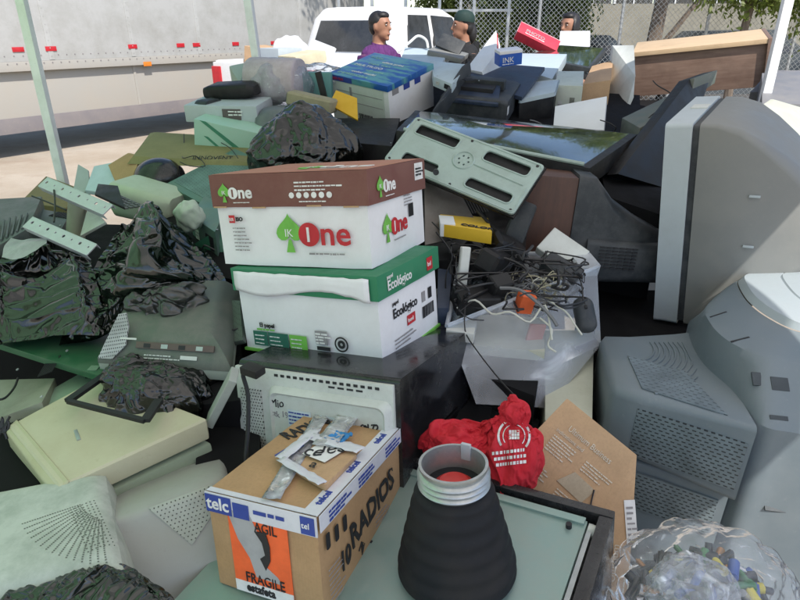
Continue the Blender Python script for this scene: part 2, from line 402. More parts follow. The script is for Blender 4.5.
# tents
def canopy(M, w, d, rise, val, name, mat, parent):
    def f(u, v):
        x, y = u*w, v*d; k = max(abs(u-.5), abs(v-.5))*2
        return Vector((x, y, rise*(1-k) - .05*math.sin(PI*u)*math.sin(PI*v)*k))
    b = B().grid(f, 16, 16)
    n = 24; pts = [(0, 0), (w, 0), (w, d), (0, d), (0, 0)]
    for (x0, y0), (x1, y1) in zip(pts, pts[1:]):
        b.grid(lambda u, v, x0=x0, y0=y0, x1=x1, y1=y1: Vector((x0+(x1-x0)*u, y0+(y1-y0)*u, -val*v*(1+.08*math.sin(u*PI*8)))), 16, 3)
    bmesh.ops.remove_doubles(b.bm, verts=b.bm.verts, dist=.001)
    return b.done(name, mat, parent)
def fabric(name, col, tcol, k):
    m, nt, b = nodes(name); out = nt.nodes['Material Output']
    b.inputs['Base Color'].default_value = (*col, 1); b.inputs['Roughness'].default_value = .7
    t = nd(nt, 'ShaderNodeBsdfTranslucent'); t.inputs[0].default_value = (*tcol, 1)
    mx = nd(nt, 'ShaderNodeMixShader'); mx.inputs[0].default_value = k
    lk(nt, b.outputs[0], mx.inputs[1]); lk(nt, t.outputs[0], mx.inputs[2]); lk(nt, mx.outputs[0], out.inputs[0]); return m
FAB_W = fabric('white_canopy_fabric', (.72, .74, .78), (.90, .85, .77), .54)
FAB_G = fabric('green_canopy_fabric', (.07, .38, .17), (.52, .86, .50), .56)
CH = 2.25
def tent(label, x0, x1, y0, y1, mat, legs, group='canopy tents over the heap', rot=0, piv=(0, 0)):
    PV = Matrix.Translation((*piv, 0)) @ Matrix.Rotation(R(rot), 4, 'Z') @ Matrix.Translation((-piv[0], -piv[1], 0))
    t = thing('canopy_tent', label, 'tent', PV @ Matrix.Translation((x0, y0, 0)), group)
    inv = Matrix.Translation((-x0, -y0, 0))
    canopy(None, x1-x0, y1-y0, .75, .16, 'canopy', mat, t).location = (0, 0, CH)
    fr = B()
    for a, c in (((x0, y0), (x1, y0)), ((x1, y0), (x1, y1)), ((x1, y1), (x0, y1)), ((x0, y1), (x0, y0))):
        fr.cyl(inv @ Vector((*a, CH-.03)), inv @ Vector((*c, CH-.03)), .014, n=8)
    fr.done('frame', STEELW, t)
    for (p0, p1) in legs:
        p0, p1 = inv @ Vector(p0), inv @ Vector(p1)
        b = B(); q = (p1-p0).to_track_quat('Z', 'Y').to_matrix().to_4x4(); q.translation = p0; L = (p1-p0).length
        b.box(-.021, .021, -.021, .021, 0, L, .003, q); lg = b.done('leg', TENTP, t)
        b = B().box(-.055, .055, -.055, .055, 0, .006, .001, q); b.done('foot_plate', SILVER, lg)
    return t
TENTP = plastic('tent_steel', (.80, .82, .84), .35, .25, (.3, .28, .25), 6, metal=.2)
yb = 3.24
tent('white canopy tent shading the boxes with a leg behind the film-wrapped roll', -.84, 1.87, -.9, yb, FAB_W,
     [((-.74, yb-.04, 0), (-.87, yb-.04, CH)), ((1.85, yb-.04, 0), (1.85, yb-.04, CH)), ((-.8, -.87, 0), (-.8, -.87, CH)), ((1.84, -.87, 0), (1.84, -.87, CH))], rot=-9, piv=(1.87, yb))
tent('green canopy tent shading the left of the heap with a pale leg before the trailer', -4.6, -1.0, -.9, 3.3, FAB_G,
     [((-1.81, 3.22, 0), (-1.81, 3.22, CH)), ((-4.55, 3.22, 0), (-4.55, 3.22, CH)), ((-4.55, -.87, 0), (-4.55, -.87, CH)), ((-1.05, -.87, 0), (-1.05, -.87, CH))])

# ------------------------------------------------------------------ trailer
tx = Vector((math.sin(R(33.6)), math.cos(R(33.6)), 0)); O = U(0, 135, 8.07); O.z = 0
TM = Matrix((tx, Vector((0, 0, 1)).cross(tx), Vector((0, 0, 1)))).transposed().to_4x4(); TM.translation = O
tr = thing('semi_trailer', 'long white box trailer parked behind the heap with dirty side skirt', 'trailer', TM)
TRW = plastic('trailer_white', (.43, .43, .42), .4, .55, (.25, .24, .21), 2.2, speck=.35)
TRS = plastic('trailer_skirt_white', (.37, .355, .325), .5, .35, (.40, .34, .27), 1.2, speck=.2)
TRG = plastic('trailer_skirt_grey', (.19, .175, .185), .6, .3, (.38, .33, .28), 2)
L0, L1 = -7, 8.2
B().box(L0, L1, 0, 2.5, 1.24, 4.0, .01).done('body', TRW, tr)
B().box(L0, L1, -.03, .02, 1.12, 1.24, .006).done('bottom_rail', TRS, tr)
bolts = B()
x = L0+.1
while x < L1:
    bolts.cyl((x, -.03, 1.215), (x, -.036, 1.215), .009, n=6); bolts.cyl((x, .0, 1.31), (x, -.006, 1.31), .008, n=6); x += .12
bolts.done('rivets', TRG, tr)
B().box(L0+.3, L1-2.6, .06, .09, .53, 1.12, .004).done('side_skirt', TRS, tr)
B().box(L0+.3, L1-2.6, .05, .10, .33, .53, .004).done('skirt_flap', TRG, tr)
for x in (-4.6, -3.0, -1.4, .7, 2.2, 3.9, 5.4): B().box(x-.02, x+.02, .045, .06, .53, 1.12).done('skirt_seam', TRS, tr)
x = -4.2; k = 0
while x < L1:
    ps = B(); ps.box(x-.035, x+.035, -.008, 0, 1.25, 3.95)
    for zz in range(26): ps.cyl((x, -.008, 1.3+zz*.1), (x, -.013, 1.3+zz*.1), .008, n=6)
    ps.done('panel_seam', TRW, tr); x += 1.28; k += 1
for x0, x1, z in ((-2.95, -1.7, 1.95), (-1.64, -.42, 1.93), (-1.64, -.42, 1.55), (-4.2, -3, 2.3)):
    B().box(x0, x1, -.012, 0, z, z+.09, .003).done('patch_strip', TRW, tr)
REDR = flat('reflector_red', (.5, .02, .03), .3); AMB = flat('amber_lens', (.75, .22, .03), .25)
for px in (51, 133, 181, 197, 236, 18, 274):
    # find s along the side where this reflector is seen
    v = FW + RT*((px-400)/FPX) + UPV*((300-50)/FPX); nrm = TM.to_3x3() @ Vector((0, 1, 0))
    t = (O-Vector((0, 0, CAMH))).dot(nrm)/v.dot(nrm); s = (TM.inverted() @ (Vector((0, 0, CAMH))+v*t)).x
    B().box(s-.075, s+.075, -.012, -.001, 1.36, 1.42, .002).done('reflector', REDR, tr)
    if px == 133: sa = s
B().box(sa+.12, sa+.26, -.045, -.03, 1.10, 1.165, .01).done('marker_light', AMB, tr)
under = B()
for x in (-6, -4.9, 6.3, 7.4):
    for y in (.05, 1.9): under.cyl((x, y, .5), (x, y+.5, .5), .5, n=28)
under.done('wheels', BLACKP, tr)
B().box(L0+.2, L1-.2, .5, .6, .9, 1.15).box(L0+.2, L1-.2, 1.9, 2.0, .9, 1.15).done('chassis', DARKP, tr)

# ------------------------------------------------------------------ pickup
hd = R(90-34); O = U(217, 78, 8.); O.z = 0
PM = Matrix.Translation(O) @ Matrix.Rotation(hd, 4, 'Z') @ Matrix.Translation((0, 0, 0))   # x = forward, y = left
pk = thing('pickup_truck', 'white crew cab pickup loaded with cartons behind the heap', 'pickup truck', PM)
CARW = plastic('white_car_paint', (.74, .74, .74), .2, .15, (.5, .48, .45), 2, speck=.05)
GLASS = plastic('dark_car_glass', (.03, .032, .035), .06, .3, (.12, .12, .12), 3, speck=.05)
wd_ = 1.75
b = B()   # bed: floor, two sides, tailgate  (y runs 0 .. -wd_)
b.box(0, 1.65, -wd_, 0, .55, .7, .02)
b.done('bed_floor', CARW, pk)
for y0, y1 in ((-.1, 0), (-wd_, -wd_+.1)): B().box(0, 1.66, y0, y1, .7, 1.27, .03).done('bed_side', CARW, pk)
B().box(-.06, .0, -wd_+.02, -.02, .72, 1.25, .02).done('tailgate', CARW, pk)
for y in (-.17, -wd_): B().box(-.075, -.0, y, y+.17, .86, 1.2, .015).done('tail_light', REDR, pk)
# cab: side profile extruded with tumblehome
prof = [(1.66, .55), (1.66, 1.27), (1.84, 1.80), (2.05, 1.93), (3.1, 1.93), (3.45, 1.82), (4.0, 1.30), (5.2, 1.2), (5.45, 1.0), (5.5, .55)]
def tb(z): return 0 if z < 1.3 else (z-1.27)*.22
rings = [[Vector((x+(dd*1.2 if x < 1.9 else 0), -o-tb(z)*(1 if o < .5*wd_ else -1)*(1 if o in (0, wd_) else .8), z-(dd if z > 1.5 else dd*.3))) for x, z in prof] for o, dd in ((0, .07), (.03, .03), (.10, .008), (.3, 0), (wd_-.3, 0), (wd_-.10, .008), (wd_-.03, .03), (wd_, .07))]
B().loft(rings).done('cab', CARW, pk, ang=30)
rw = B().hexa([(1.668, -wd_+.20, 1.34), (1.668, -.20, 1.34), (1.715, -.20, 1.34), (1.715, -wd_+.20, 1.34), (1.808, -wd_+.29, 1.75), (1.808, -.29, 1.75), (1.86, -.29, 1.75), (1.86, -wd_+.29, 1.75)], .01)
rw.done('rear_window', GLASS, pk)
def sidewin(xs, name='side_window'):
    p = [Vector((x, -wd_+tb(z)-.006, z)) for x, z in xs]; q = [a+Vector((0, .03, 0)) for a in p]
    B().loft([p, q]).done(name, GLASS, pk)
sidewin([(1.98, 1.34), (2.62, 1.34), (2.62, 1.82), (2.13, 1.82)]); sidewin([(2.74, 1.34), (3.72, 1.34), (3.35, 1.80), (2.74, 1.82)])
B().box(3.5, 3.66, -wd_-.24, -wd_+.02, 1.3, 1.46, .03).done('wing_mirror', BLACKP, pk)
for x in (.75, 4.5):
    for y in (-.22, -wd_):
        w = B().cyl((x, y, .37), (x, y+.22, .37), .37, n=28).done('wheel', BLACKP, pk); B().cyl((x, y-.006, .37), (x, y+.225, .37), .2, n=18).done('rim', SILVER, w)
def bedp(x, y, z, a=0, rx=0, ry=0): return PM @ Matrix.Translation((x, y, z)) @ Euler((R(rx), R(ry), R(a))).to_matrix().to_4x4()
tag(B().box(0, .5, -.4, 0, 0, .3, .006).done('carton', KRAFT_L, None, bedp(.35, -.15, 1.14, 12, 8)), 'tan carton tilted on the left side of the pickup bed', 'carton')
tag(B().box(0, .4, -.38, 0, 0, .3, .02).done('printer', GREYTV_L, None, bedp(.2, -.62, 1.12, -6)), 'grey office machine riding in the pickup bed', 'printer')
tag(blob('sack', bagfilm('white_sack', (.72, .72, .72), .5), bedp(.9, -.5, 1.3), (.28, .25, .26), 3, .2, 4), 'white sack slumped by the left of the rear window', 'sack')
tag(B().box(0, .05, -.5, 0, 0, .42, .02).done('loose_white_sheet', STEELW, None, bedp(.5, -1.0, 1.16, -10, 12, 25)), 'white panel leaning in the pickup bed behind the purple shirt', 'panel')
tag(B().box(0, .45, -.4, 0, 0, .18, .02).done('carton', cardboard('cream_card', (.62, .55, .38)), None, bedp(.15, -1.02, 1.16, -14, 0, -8)), 'cream carton lying low in the pickup bed', 'carton')

# ------------------------------------------------------------------ building, fence, cars behind
m, nt, b = nodes('plaster'); v = coords(nt)
c = mixc(nt, ramp(nt, nz(nt, v, 1.3, 7, .7), [(.35, 0), (.7, 1)]), (.30, .28, .225), (.19, .18, .145)); lk(nt, c, b.inputs['Base Color']); b.inputs['Roughness'].default_value = .9
bl = thing('building', 'low beige plastered building beyond the fence', 'building', Matrix.Translation((1.5, 19.5, 0)) @ Matrix.Rotation(R(-4), 4, 'Z'))
B().box(0, 14, 0, 5, 0, 2.28).box(0, 14, 0, 5, 2.75, 4.2).done('wall', m, bl)
for k in range(12):
    w = B().box(k*1.15+.05, k*1.15+1.1, .06, .1, 2.28, 2.75).done('window', GLASS, bl)
    B().box(k*1.15, k*1.15+.06, -.02, .14, 2.28, 2.75).box(k*1.15+.55, k*1.15+.59, .02, .12, 2.28, 2.75).done('window_frame', STEELW, w)
B().box(-.3, 14.3, -.3, 5.3, 4.2, 4.4).done('roof', OFFW, bl)
def car(p, yaw, col, label, h=1.45, L=4.2):
    t = thing('parked_car', label, 'car', Matrix.Translation(p) @ Matrix.Rotation(R(yaw), 4, 'Z'), 'cars parked beyond the fence')
    k = h/1.45
    pr = [(0, .35), (0, .85*k), (.35, .98*k), (1.0, 1.03*k), (1.5, 1.42*k), (2.9, 1.45*k), (3.6, 1.0*k), (4.15, .8*k), (4.2, .35)]
    B().loft([[Vector((x*L/4.2, y+(0 if z < 1.04*k else (.12 if y == 0 else -.12)), z)) for x, z in pr] for y in (0, 1.7)]).done('body', col, t)
    for xs in ([(1.15, 1.05*k), (2.0, 1.05*k), (2.0, 1.38*k), (1.55, 1.37*k)], [(2.08, 1.05*k), (3.3, 1.05*k), (2.85, 1.38*k), (2.08, 1.38*k)]):
        B().loft([[Vector((x, (z-1.04*k)*.33+o-.002, z)) for x, z in xs] for o in (0, .03)]).done('window', GLASS, t)
    for x in (.8, 3.4):
        w = B().cyl((x, -.01, .32), (x, .2, .32), .32, n=20).done('wheel', BLACKP, t); B().cyl((x, -.016, .32), (x, .1, .32), .19, n=12).done('rim', SILVER, w)
DBLUE = plastic('dark_blue_car_paint', (.04, .055, .075), .2, .3, (.12, .12, .12), 2)
GREYC = plastic('grey_car_paint', (.045, .055, .065), .2, .3, (.15, .15, .15), 2)
car((5.1, 13.6, 0), 3, GREYC, 'grey car beyond the fence left of the forked trunk', 1.62)
car((8.6, 13.4, 0), -2, DBLUE, 'dark blue car beyond the fence above the wooden cabinet', 1.70)
car((2.0, 15.2, 0), 2, DBLUE, 'dark car beyond the fence behind the watching woman', 1.5)

WIRE = plastic('galvanised_wire', (.45, .46, .46), .4, .2, (.25, .25, .25), 10, metal=.7)
f0, f1 = Vector((1.0, 12.2, 0)), Vector((9.5, 10.6, 0)); FM, fl, _ = frame(f0, f1, f0+Vector((0, 0, 1)))
fc = thing('chain_link_fence', 'galvanised chain link fence crossing behind the people', 'fence', FM)
b = B(); H = 2.6; st = .085
def seg(a, c_, r=.0028):
    a, c_ = Vector(a), Vector(c_); d = (c_-a).normalized(); n1 = Vector((-d.y, d.x, 0))*r
    b.poly([a-n1, c_-n1, c_+n1, a+n1]); b.poly([a+Vector((0, 0, -r)), c_+Vector((0, 0, -r)), c_+Vector((0, 0, r)), a+Vector((0, 0, r))])
k = -H
while k < fl:
    x0, x1 = max(k, 0), min(k+H, fl); seg((x0, x0-k, 0), (x1, x1-k, 0)); seg((x0, H-(x0-k), 0.004), (x1, H-(x1-k), 0.004)); k += st
b.done('wire_mesh', WIRE, fc)
x = .1
while x < fl:
    B().cyl((x, 0, -.03), (x, H+.1, -.03), .028, n=10).done('post', WIRE, fc); x += 1.42
B().cyl((0, H, -.03), (fl, H, -.03), .02, n=8).done('top_rail', WIRE, fc)
# metal railing left of the fence, behind the pickup
rl = thing('metal_railing', 'grey metal railing standing behind the pickup roof', 'railing', Matrix.Translation((-1.3, 14.0, 0)) @ Matrix.Rotation(R(-8), 4, 'Z'))
for z in (.5, 1.2, 1.95, 2.25): B().box(0, 3.6, -.02, .02, z, z+.05, .004).done('rail', WIRE, rl)
for k in range(6): B().box(k*.7, k*.7+.06, -.03, .03, 0, 2.6, .004).done('post', WIRE, rl)

# ------------------------------------------------------------------ trees
BARK = woodm('bark', (.10, .075, .055), (.20, .16, .125), (12, 12, 2), .9)
def leafmat(name, a, c2):
    m, nt, b = nodes(name); g = nd(nt, 'ShaderNodeNewGeometry'); out = nt.nodes['Material Output']
    cc = mixc(nt, g.outputs['Random Per Island'], a, c2); lk(nt, cc, b.inputs['Base Color']); b.inputs['Roughness'].default_value = .55
    t = nd(nt, 'ShaderNodeBsdfTranslucent'); lk(nt, mixc(nt, .5, cc, (.20, .30, .03)), t.inputs[0]); mx = nd(nt, 'ShaderNodeMixShader'); mx.inputs[0].default_value = .4
    lk(nt, b.outputs[0], mx.inputs[1]); lk(nt, t.outputs[0], mx.inputs[2]); lk(nt, mx.outputs[0], out.inputs[0]); return m
LEAF_Y = leafmat('yellow_green_leaves', (.10, .14, .025), (.17, .20, .05)); LEAF_D = leafmat('dark_green_leaves', (.03, .06, .02), (.08, .12, .035))
def limb(b, pts, r0, r1, n=9):
    pts = [Vector(p) for p in pts]; rings = []; N = len(pts)
    for i, p in enumerate(pts):
        t = (pts[min(i+1, N-1)]-pts[max(i-1, 0)]).normalized(); a = t.orthogonal().normalized(); c = t.cross(a); r = r0+(r1-r0)*i/(N-1)
        if rings: pass
        rings.append([p+r*(1+.18*noise.noise(p*3+a*k))*(Vector((1, 0, 0))*math.cos(2*PI*k/n)+Vector((0, 1, 0))*math.sin(2*PI*k/n)) for k in range(n)])
    b.loft(rings)
def tree(name, label, p, r, pts, crown, leaf, nleaf, size=.09, drape=0, seed=1, group='trees behind the fence'):
    rnd = random.Random(seed)
    t = thing(name, label, 'tree', Matrix.Translation(p), group)
    b = B(); main = pts[0]; limb(b, main, r, r*.6)
    for q in pts[1:]: limb(b, q, r*.45, r*.15)
    b.done('trunk', BARK, t)
    b = B()
    cl = []
    for (c, rad, n) in crown:
        for _ in range(n):
            d = Vector((rnd.gauss(0, 1), rnd.gauss(0, 1), rnd.gauss(0, 1))).normalized()*rnd.random()**.4
            cl.append(Vector(c)+Vector((d.x*rad[0], d.y*rad[1], d.z*rad[2])))
    for _ in range(nleaf):
        c = rnd.choice(cl); q = c+Vector((rnd.gauss(0, .13), rnd.gauss(0, .13), rnd.gauss(0, .13)-(rnd.random()*drape)))
        e = Euler((rnd.uniform(0, 6), rnd.uniform(0, 6), rnd.uniform(0, 6))).to_matrix(); s = size*rnd.uniform(.6, 1.2)
        a, c2 = e @ Vector((s, 0, 0)), e @ Vector((0, s*.45, 0))
        b.poly([q-a, q-c2, q+a, q+c2])
    b.done('crown', leaf, t)
tree('tree', 'thick dark trunk with yellow green sprays behind the fence, left of the woman', U(531, 20, 13.5)*1+Vector((0, 0, -U(531, 20, 13.5).z)), .34,
     [[(0, 0, 0), (.05, 0, 1.2), (-.05, .1, 2.6), (.1, 0, 4.4)], [(0, 0, 2.4), (.7, -.1, 3.4), (1.3, 0, 4.5)], [(0, 0, 2.6), (-.8, 0, 3.5), (-1.4, .2, 4.6)], [(.1, 0, 4.3), (-.2, -1.6, 6.), (-.9, -3.4, 7.4)]],
     [((-.75, -.6, 1.9), (.5, .3, .9), 46), ((.72, -.6, 1.9), (.42, .3, .9), 44), ((-1.9, -.2, 2.1), (.6, .3, .9), 40), ((0, 0, 4.6), (2.2, 1.6, 1.0), 60), ((-.9, -3.6, 7.4), (3.2, 2.2, 1.1), 120), ((0, 0, 3.6), (3.8, 1.2, 1.1), 260)], LEAF_Y, 62000, .06, .25, 3)
tree('tree', 'leaning forked trunk rising behind the fence above the wooden cabinet', (4.75, 12.6, 0), .17,
     [[(0, 0, 0), (.1, 0, 1.0), (.15, 0, 2.0), (.3, 0, 3.6)], [(.1, 0, 1.1), (.5, 0, 1.65), (.95, 0, 2.3), (1.3, .1, 3.4)]],
     [((.4, 0, 4.2), (2.6, 1.5, 1.3), 90)], LEAF_Y, 12000, .08, .1, 5)
tree('tree', 'slim pale trunk with bright hanging leaves beside the right tent leg', (5.35, 10.3, 0), .075,
     [[(0, 0, 0), (-.04, 0, 1.0), (.05, 0, 2.2), (.1, 0, 3.4)], [(0, 0, 1.9), (-.5, 0, 2.6), (-.8, 0, 3.0)]],
     [((-.1, -.1, 2.35), (.75, .4, .30), 40), ((.9, -.1, 2.2), (.6, .4, .45), 30), ((.2, 0, 3.3), (1.2, .8, .6), 40)], LEAF_Y, 9000, .05, .2, 8)
tree('tree', 'bushy tree filling the gap behind the capped person', (2.15, 14.6, 0), .16,
     [[(0, 0, 0), (0, 0, 1.4), (.1, 0, 3.2)]], [((.3, -.3, 2.3), (.9, .5, 1.1), 60), ((0, 0, 3.6), (1.6, 1.2, .8), 40)], LEAF_D, 9000, .07, .1, 9)
# ------------------------------------------------------------------ paper cartons
def spade(s, M, mat, parent, white=None):
    """spade-shaped leaf emblem"""
    p = []
    for k in range(25):
        t = k/24; a = PI*2*t
        # heart upside down
        x = 16*math.sin(a)**3; y = 13*math.cos(a)-5*math.cos(2*a)-2*math.cos(3*a)-math.cos(4*a); p.append((x/34*s, -y/34*s+.1*s))
    b = B(); b.prism(p[:-1][::-1], 0, .0008, M); b.prism([(-.16*s, -.62*s), (.16*s, -.62*s), (.04*s, -.2*s), (-.04*s, -.2*s)], 0, .00075, M)
    o = b.done('spade_emblem', mat, parent)
    text('IK', s*.34, M @ Matrix.Translation((-.17*s, -.12*s, .0009)), white or INK_WHITE, parent, 'emblem_letters')
    return o
def onelogo(s, M, parent, disc, ink, one):
    spade(s, M @ Matrix.Translation((s*.45, s*.5, 0)), INK_GREEN, parent)
    b = B(); b.cyl(M @ Vector((s*1.16, s*.45, .0008)), M @ Vector((s*1.16, s*.45, .0016)), s*.37, n=26); b.done('logo_disc', disc, parent)
    text('1', s*.62, M @ Matrix.Translation((s*.98, s*.24, .0018)), one, parent, 'logo_numeral', bold=.001)
    text('ne', s*1.05, M @ Matrix.Translation((s*1.52, s*.14, 0)), ink, parent, 'logo_letters', sx=1.05, bold=.0012)
    lines(parent, M @ Matrix.Translation((s*1.1, -.12*s, 0)), s*1.9, 1, .01, .06*s, INK_GREY if one == INK_WHITE else INK_WHITE)
def rough_box(b, w, d, h, sag=.004, seed=0, nz_=6):
    """open-seamed carton walls with slightly bowed, dented faces"""
    r = random.Random(seed)
    ph = seed*1.3
    def ring(z):
        out = []
        for (x0, y0), (x1, y1) in (((-w/2, -d/2), (w/2, -d/2)), ((w/2, -d/2), (w/2, d/2)), ((w/2, d/2), (-w/2, d/2)), ((-w/2, d/2), (-w/2, -d/2))):
            nx, ny = (y1-y0), -(x1-x0); L = math.hypot(nx, ny); nx /= L; ny /= L
            for k in range(8):
                t = k/8; bulge = math.sin(PI*t)*math.sin(PI*z/h)*sag*(1+noise.noise(Vector((t*3+ph, z*9, 0))))
                if k == 0: bulge = -.0015
                out.append(Vector((x0+(x1-x0)*t+nx*bulge, y0+(y1-y0)*t+ny*bulge, z+.0015*noise.noise(Vector((t*6, ph, z*5))))))
        return out
    b.loft([ring(h*k/nz_) for k in range(nz_+1)])
w, d, h = .45, .365, .232
M = place((-.198, 1.593, 1.079), [R(-6.4), R(-6.5), R(-22.3)])
pa = thing('paper_box', 'paper carton with maroon lid and red one logo, top of the stack', 'carton', M, 'paper cartons stacked in the centre')
b = B(); rough_box(b, w-.012, d-.012, h-.004, .003, 1); b.done('carton_body', WHITE_CARD, pa)
lid = B(); rough_box(lid, w+.004, d+.004, .082, .002, 2, 3); l = lid.done('lid', MAROON, pa); l.location = (0, 0, h-.08)
quad(pa, TX(-w/2+.003, -d/2+.003, h+.003), w-.006, d-.006, ORANGE_TOP, 'lid_top_print')
onelogo(.080, FX(-.035, .048, -d/2-.0035), pa, INK_RED, INK_RED, INK_WHITE)
onelogo(.040, FX(-.20, h-.062, -d/2-.0045), pa, INK_WHITE, INK_WHITE, MAROON)
onelogo(.060, RX(-d/2+.07, .055, w/2-.001), pa, INK_RED, INK_RED, INK_WHITE)
onelogo(.042, RX(-d/2+.04, h-.062, w/2+.0045), pa, INK_WHITE, INK_WHITE, MAROON)
onelogo(.085, TX(-.03, -.10, h+.0045), pa, INK_WHITE, INK_WHITE, ORANGE_TOP)
quad(pa, RX(.10, h-.05, w/2+.004), .06, .045, INK_WHITE, 'white_sticker'); lines(pa, RX(.105, h-.018, w/2+.0052), .05, 3, .008, .005, INK_BLACK)
lines(pa, FX(.03, h-.02, -d/2-.0045), .12, 3, .009, .004, INK_WHITE)
for k in range(6): B().cyl((.02+k*.021, -d/2-.0045, h-.052), (.02+k*.021, -d/2-.0053, h-.052), .0075, n=8+k).done('care_symbol', INK_WHITE, pa)
lines(pa, FX(.04, h-.066, -d/2-.0045), .11, 1, .009, .003, INK_WHITE)
quad(pa, FX(-.178, .112, -d/2-.0035), .018, .020, INK_RED, 'certification_mark'); text('RR', .012, FX(-.177, .117, -d/2-.0045), INK_WHITE, pa, 'mark_letters'); text('ISO', .014, FX(-.157, .117, -d/2-.0035), INK_BLACK, pa, bold=.0006)
lines(pa, FX(-.17, .10, -d/2-.0035), .055, 7, .0095, .0035, INK_GREY, seed=4)
bars(pa, RX(.055, .09, w/2-.001), .035, .035, 16); lines(pa, RX(.03, .15, w/2-.001), .06, 4, .008, .003, INK_GREY, seed=8)
for x, z in ((-.22, h-.081), (-.1, h-.083), (.06, h-.08), (.16, h-.083)): B().box(x, x+.04, -d/2-.0055, -d/2-.003, z, z+.004, .001).done('torn_edge', KRAFT_L, pa)

w, d, h = .44, .331, .226
M = place((-.154, 1.496, .862), [R(-5.), R(-7.3), R(-27.1)])
pb = thing('paper_box', 'white paper carton with green end lid, under the maroon lidded one', 'carton', M, 'paper cartons stacked in the centre')
b = B(); rough_box(b, w-.012, d-.012, h-.012, .003, 5); b.done('carton_body', WHITE_CARD, pb)
b = B(); rough_box(b, w+.006, d+.008, .06, .003, 9, 3); l = b.done('lid', GREEN_PRINT, pb); l.location = (0, 0, h-.056)
# crumpled white front flap hangs over the lid
b = B(); b.grid(lambda u, v: Vector((-w/2+.012+u*(w-.03), -d/2-.0085-.002*math.sin(PI*v)-.002*noise.noise(Vector((u*9, v*4, 1))), h-.002-v*(.050+.012*math.sin(u*7))-.004*noise.noise(Vector((u*14, 2, v))))), 24, 6)
b.done('front_flap', WHITE_CARD, pb, solid=.0012)
B().box(-w/2+.001, w/2-.001, -d/2+.001, d/2-.001, .0, .007).done('green_base_band', INK_GREEN, pb)
text('Ecológico', .034, RX(-.13, h-.04, w/2+.006), INK_WHITE, pb, sx=.95, bold=.0006); text('papel', .014, RX(-.13, h-.012, w/2+.006), INK_WHITE, pb)
quad(pb, RX(.085, h-.045, w/2+.006), .034, .034, INK_RED, 'red_tag'); text('bol', .017, RX(.088, h-.034, w/2+.0072), INK_WHITE, pb)
text('Ecológico', .034, RX(-.1, .105, w/2-.002), INK_BLACK, pb, bold=.0006); text('papel', .015, RX(-.1, .138, w/2-.002), INK_BLACK, pb)
quad(pb, RX(-.03, .065, w/2-.002), .045, .026, INK_RED, 'red_tag'); text('bond', .015, RX(-.028, .073, w/2-.0008), INK_WHITE, pb)
lines(pb, RX(-.10, .05, w/2-.002), .12, 3, .010, .004, INK_GREY, seed=3)
quad(pb, RX(.06, .10, w/2-.002), .02, .028, INK_GREY, 'print_patch'); bars(pb, RX(.06, .055, w/2-.002), .07, .032, 20); quad(pb, RX(.10, .10, w/2-.002), .02, .03, INK_BLACK, 'print_patch')
for x, m_ in ((-.175, INK_DKGREEN), (-.125, INK_DKGREEN), (-.055, INK_GREEN)):
    quad(pb, FX(x, .022, -d/2-.0035), .047 if x < -.15 else (.066 if x < -.1 else .055), .040, m_, 'green_panel'); lines(pb, FX(x+.006, .052, -d/2-.005), .036, 3, .011, .003, INK_WHITE, seed=int(x*100))
text('El papel', .016, FX(-.15, .075, -d/2-.0035), INK_BLACK, pb, bold=.0005); lines(pb, FX(-.16, .07, -d/2-.0035), .08, 1, .01, .005, INK_GREEN)
for x in (.02, .02): pass
quad(pb, FX(.028, .045, -d/2-.0035), .036, .036, INK_GREY, 'stacking_symbol'); lines(pb, FX(.03, .076, -d/2-.005), .030, 4, .008, .005, INK_WHITE, seed=5); quad(pb, FX(.03, .03, -d/2-.0035), .04, .010, INK_BLACK, 'print_patch')
b = B(); b.lathe([(.020, 0), (.020, .0008), (.016, .0008), (.016, 0)], 28, FX(.105, .052, -d/2-.0035), False); b.lathe([(.011, 0), (.011, .0008), (.004, .0008), (.004, 0)], 20, FX(.105, .052, -d/2-.0035), False); b.done('round_stamp', INK_BLACK, pb)

# ------------------------------------------------------------------ microwave under the cartons
w, d, h = .45, .491, .271
M = place((-.089, 1.351, .629), [R(-10.5), R(-7.4), R(-24.9)])
mw = thing('microwave_oven', 'black microwave with white back panel turned to us, under the paper cartons', 'microwave', M)
B().loft(secs([(-w/2+.012, -d/2+.006, d/2, 0, h, .012), (w/2, -d/2+.006, d/2, 0, h, .012)]), True).done('casing', BLACKG, mw)
B().box(-w/2+.006, w/2-.012, -d/2-.003, -d/2+.008, .004, h-.012, .003).done('back_panel', OFFW, mw)
B().loft([[Vector((x, -d/2-y, z)) for x, z in rrect(.33-2*i, .215-2*i, .02, .045, .115)] for y, i in ((.002, 0), (.016, .008), (.020, .012), (.014, .018), (.0145, .03))]).done('rear_bulge', OFFW, mw)
GR1 = grille('white_mesh_grille', (.50, .52, .49), .008, .008, .0026, .5, (PI/2, 0, 0))
B().box(-w/2+.018, -w/2+.082, -d/2-.006, -d/2, .02, .205, .002).done('vent_grille', GR1, mw)
vt = B()
for k in range(16): vt.box(-.10+k*.018, -.09+k*.018, -d/2-.0045, -d/2, h-.026, h-.020)
for k in range(4): vt.box(.05+k*.024, .066+k*.024, -d/2-.0045, -d/2, h-.036, h-.032)
vt.done('vent_slots', INK_BLACK, mw)
PAPER = plastic('aged_label_paper', (.55, .62, .66), .7, .4, (.3, .35, .45), 18); y0 = -d/2-.0155
quad(mw, FX(-.06, .125, y0), .065, .048, PAPER, 'rating_label'); lines(mw, FX(-.057, .168, y0-.001), .058, 5, .009, .004, INK_BLUE, seed=2)
quad(mw, FX(.02, .12, y0), .10, .05, PAPER, 'warning_label'); lines(mw, FX(.024, .165, y0-.001), .09, 5, .009, .004, INK_GREY, seed=9)
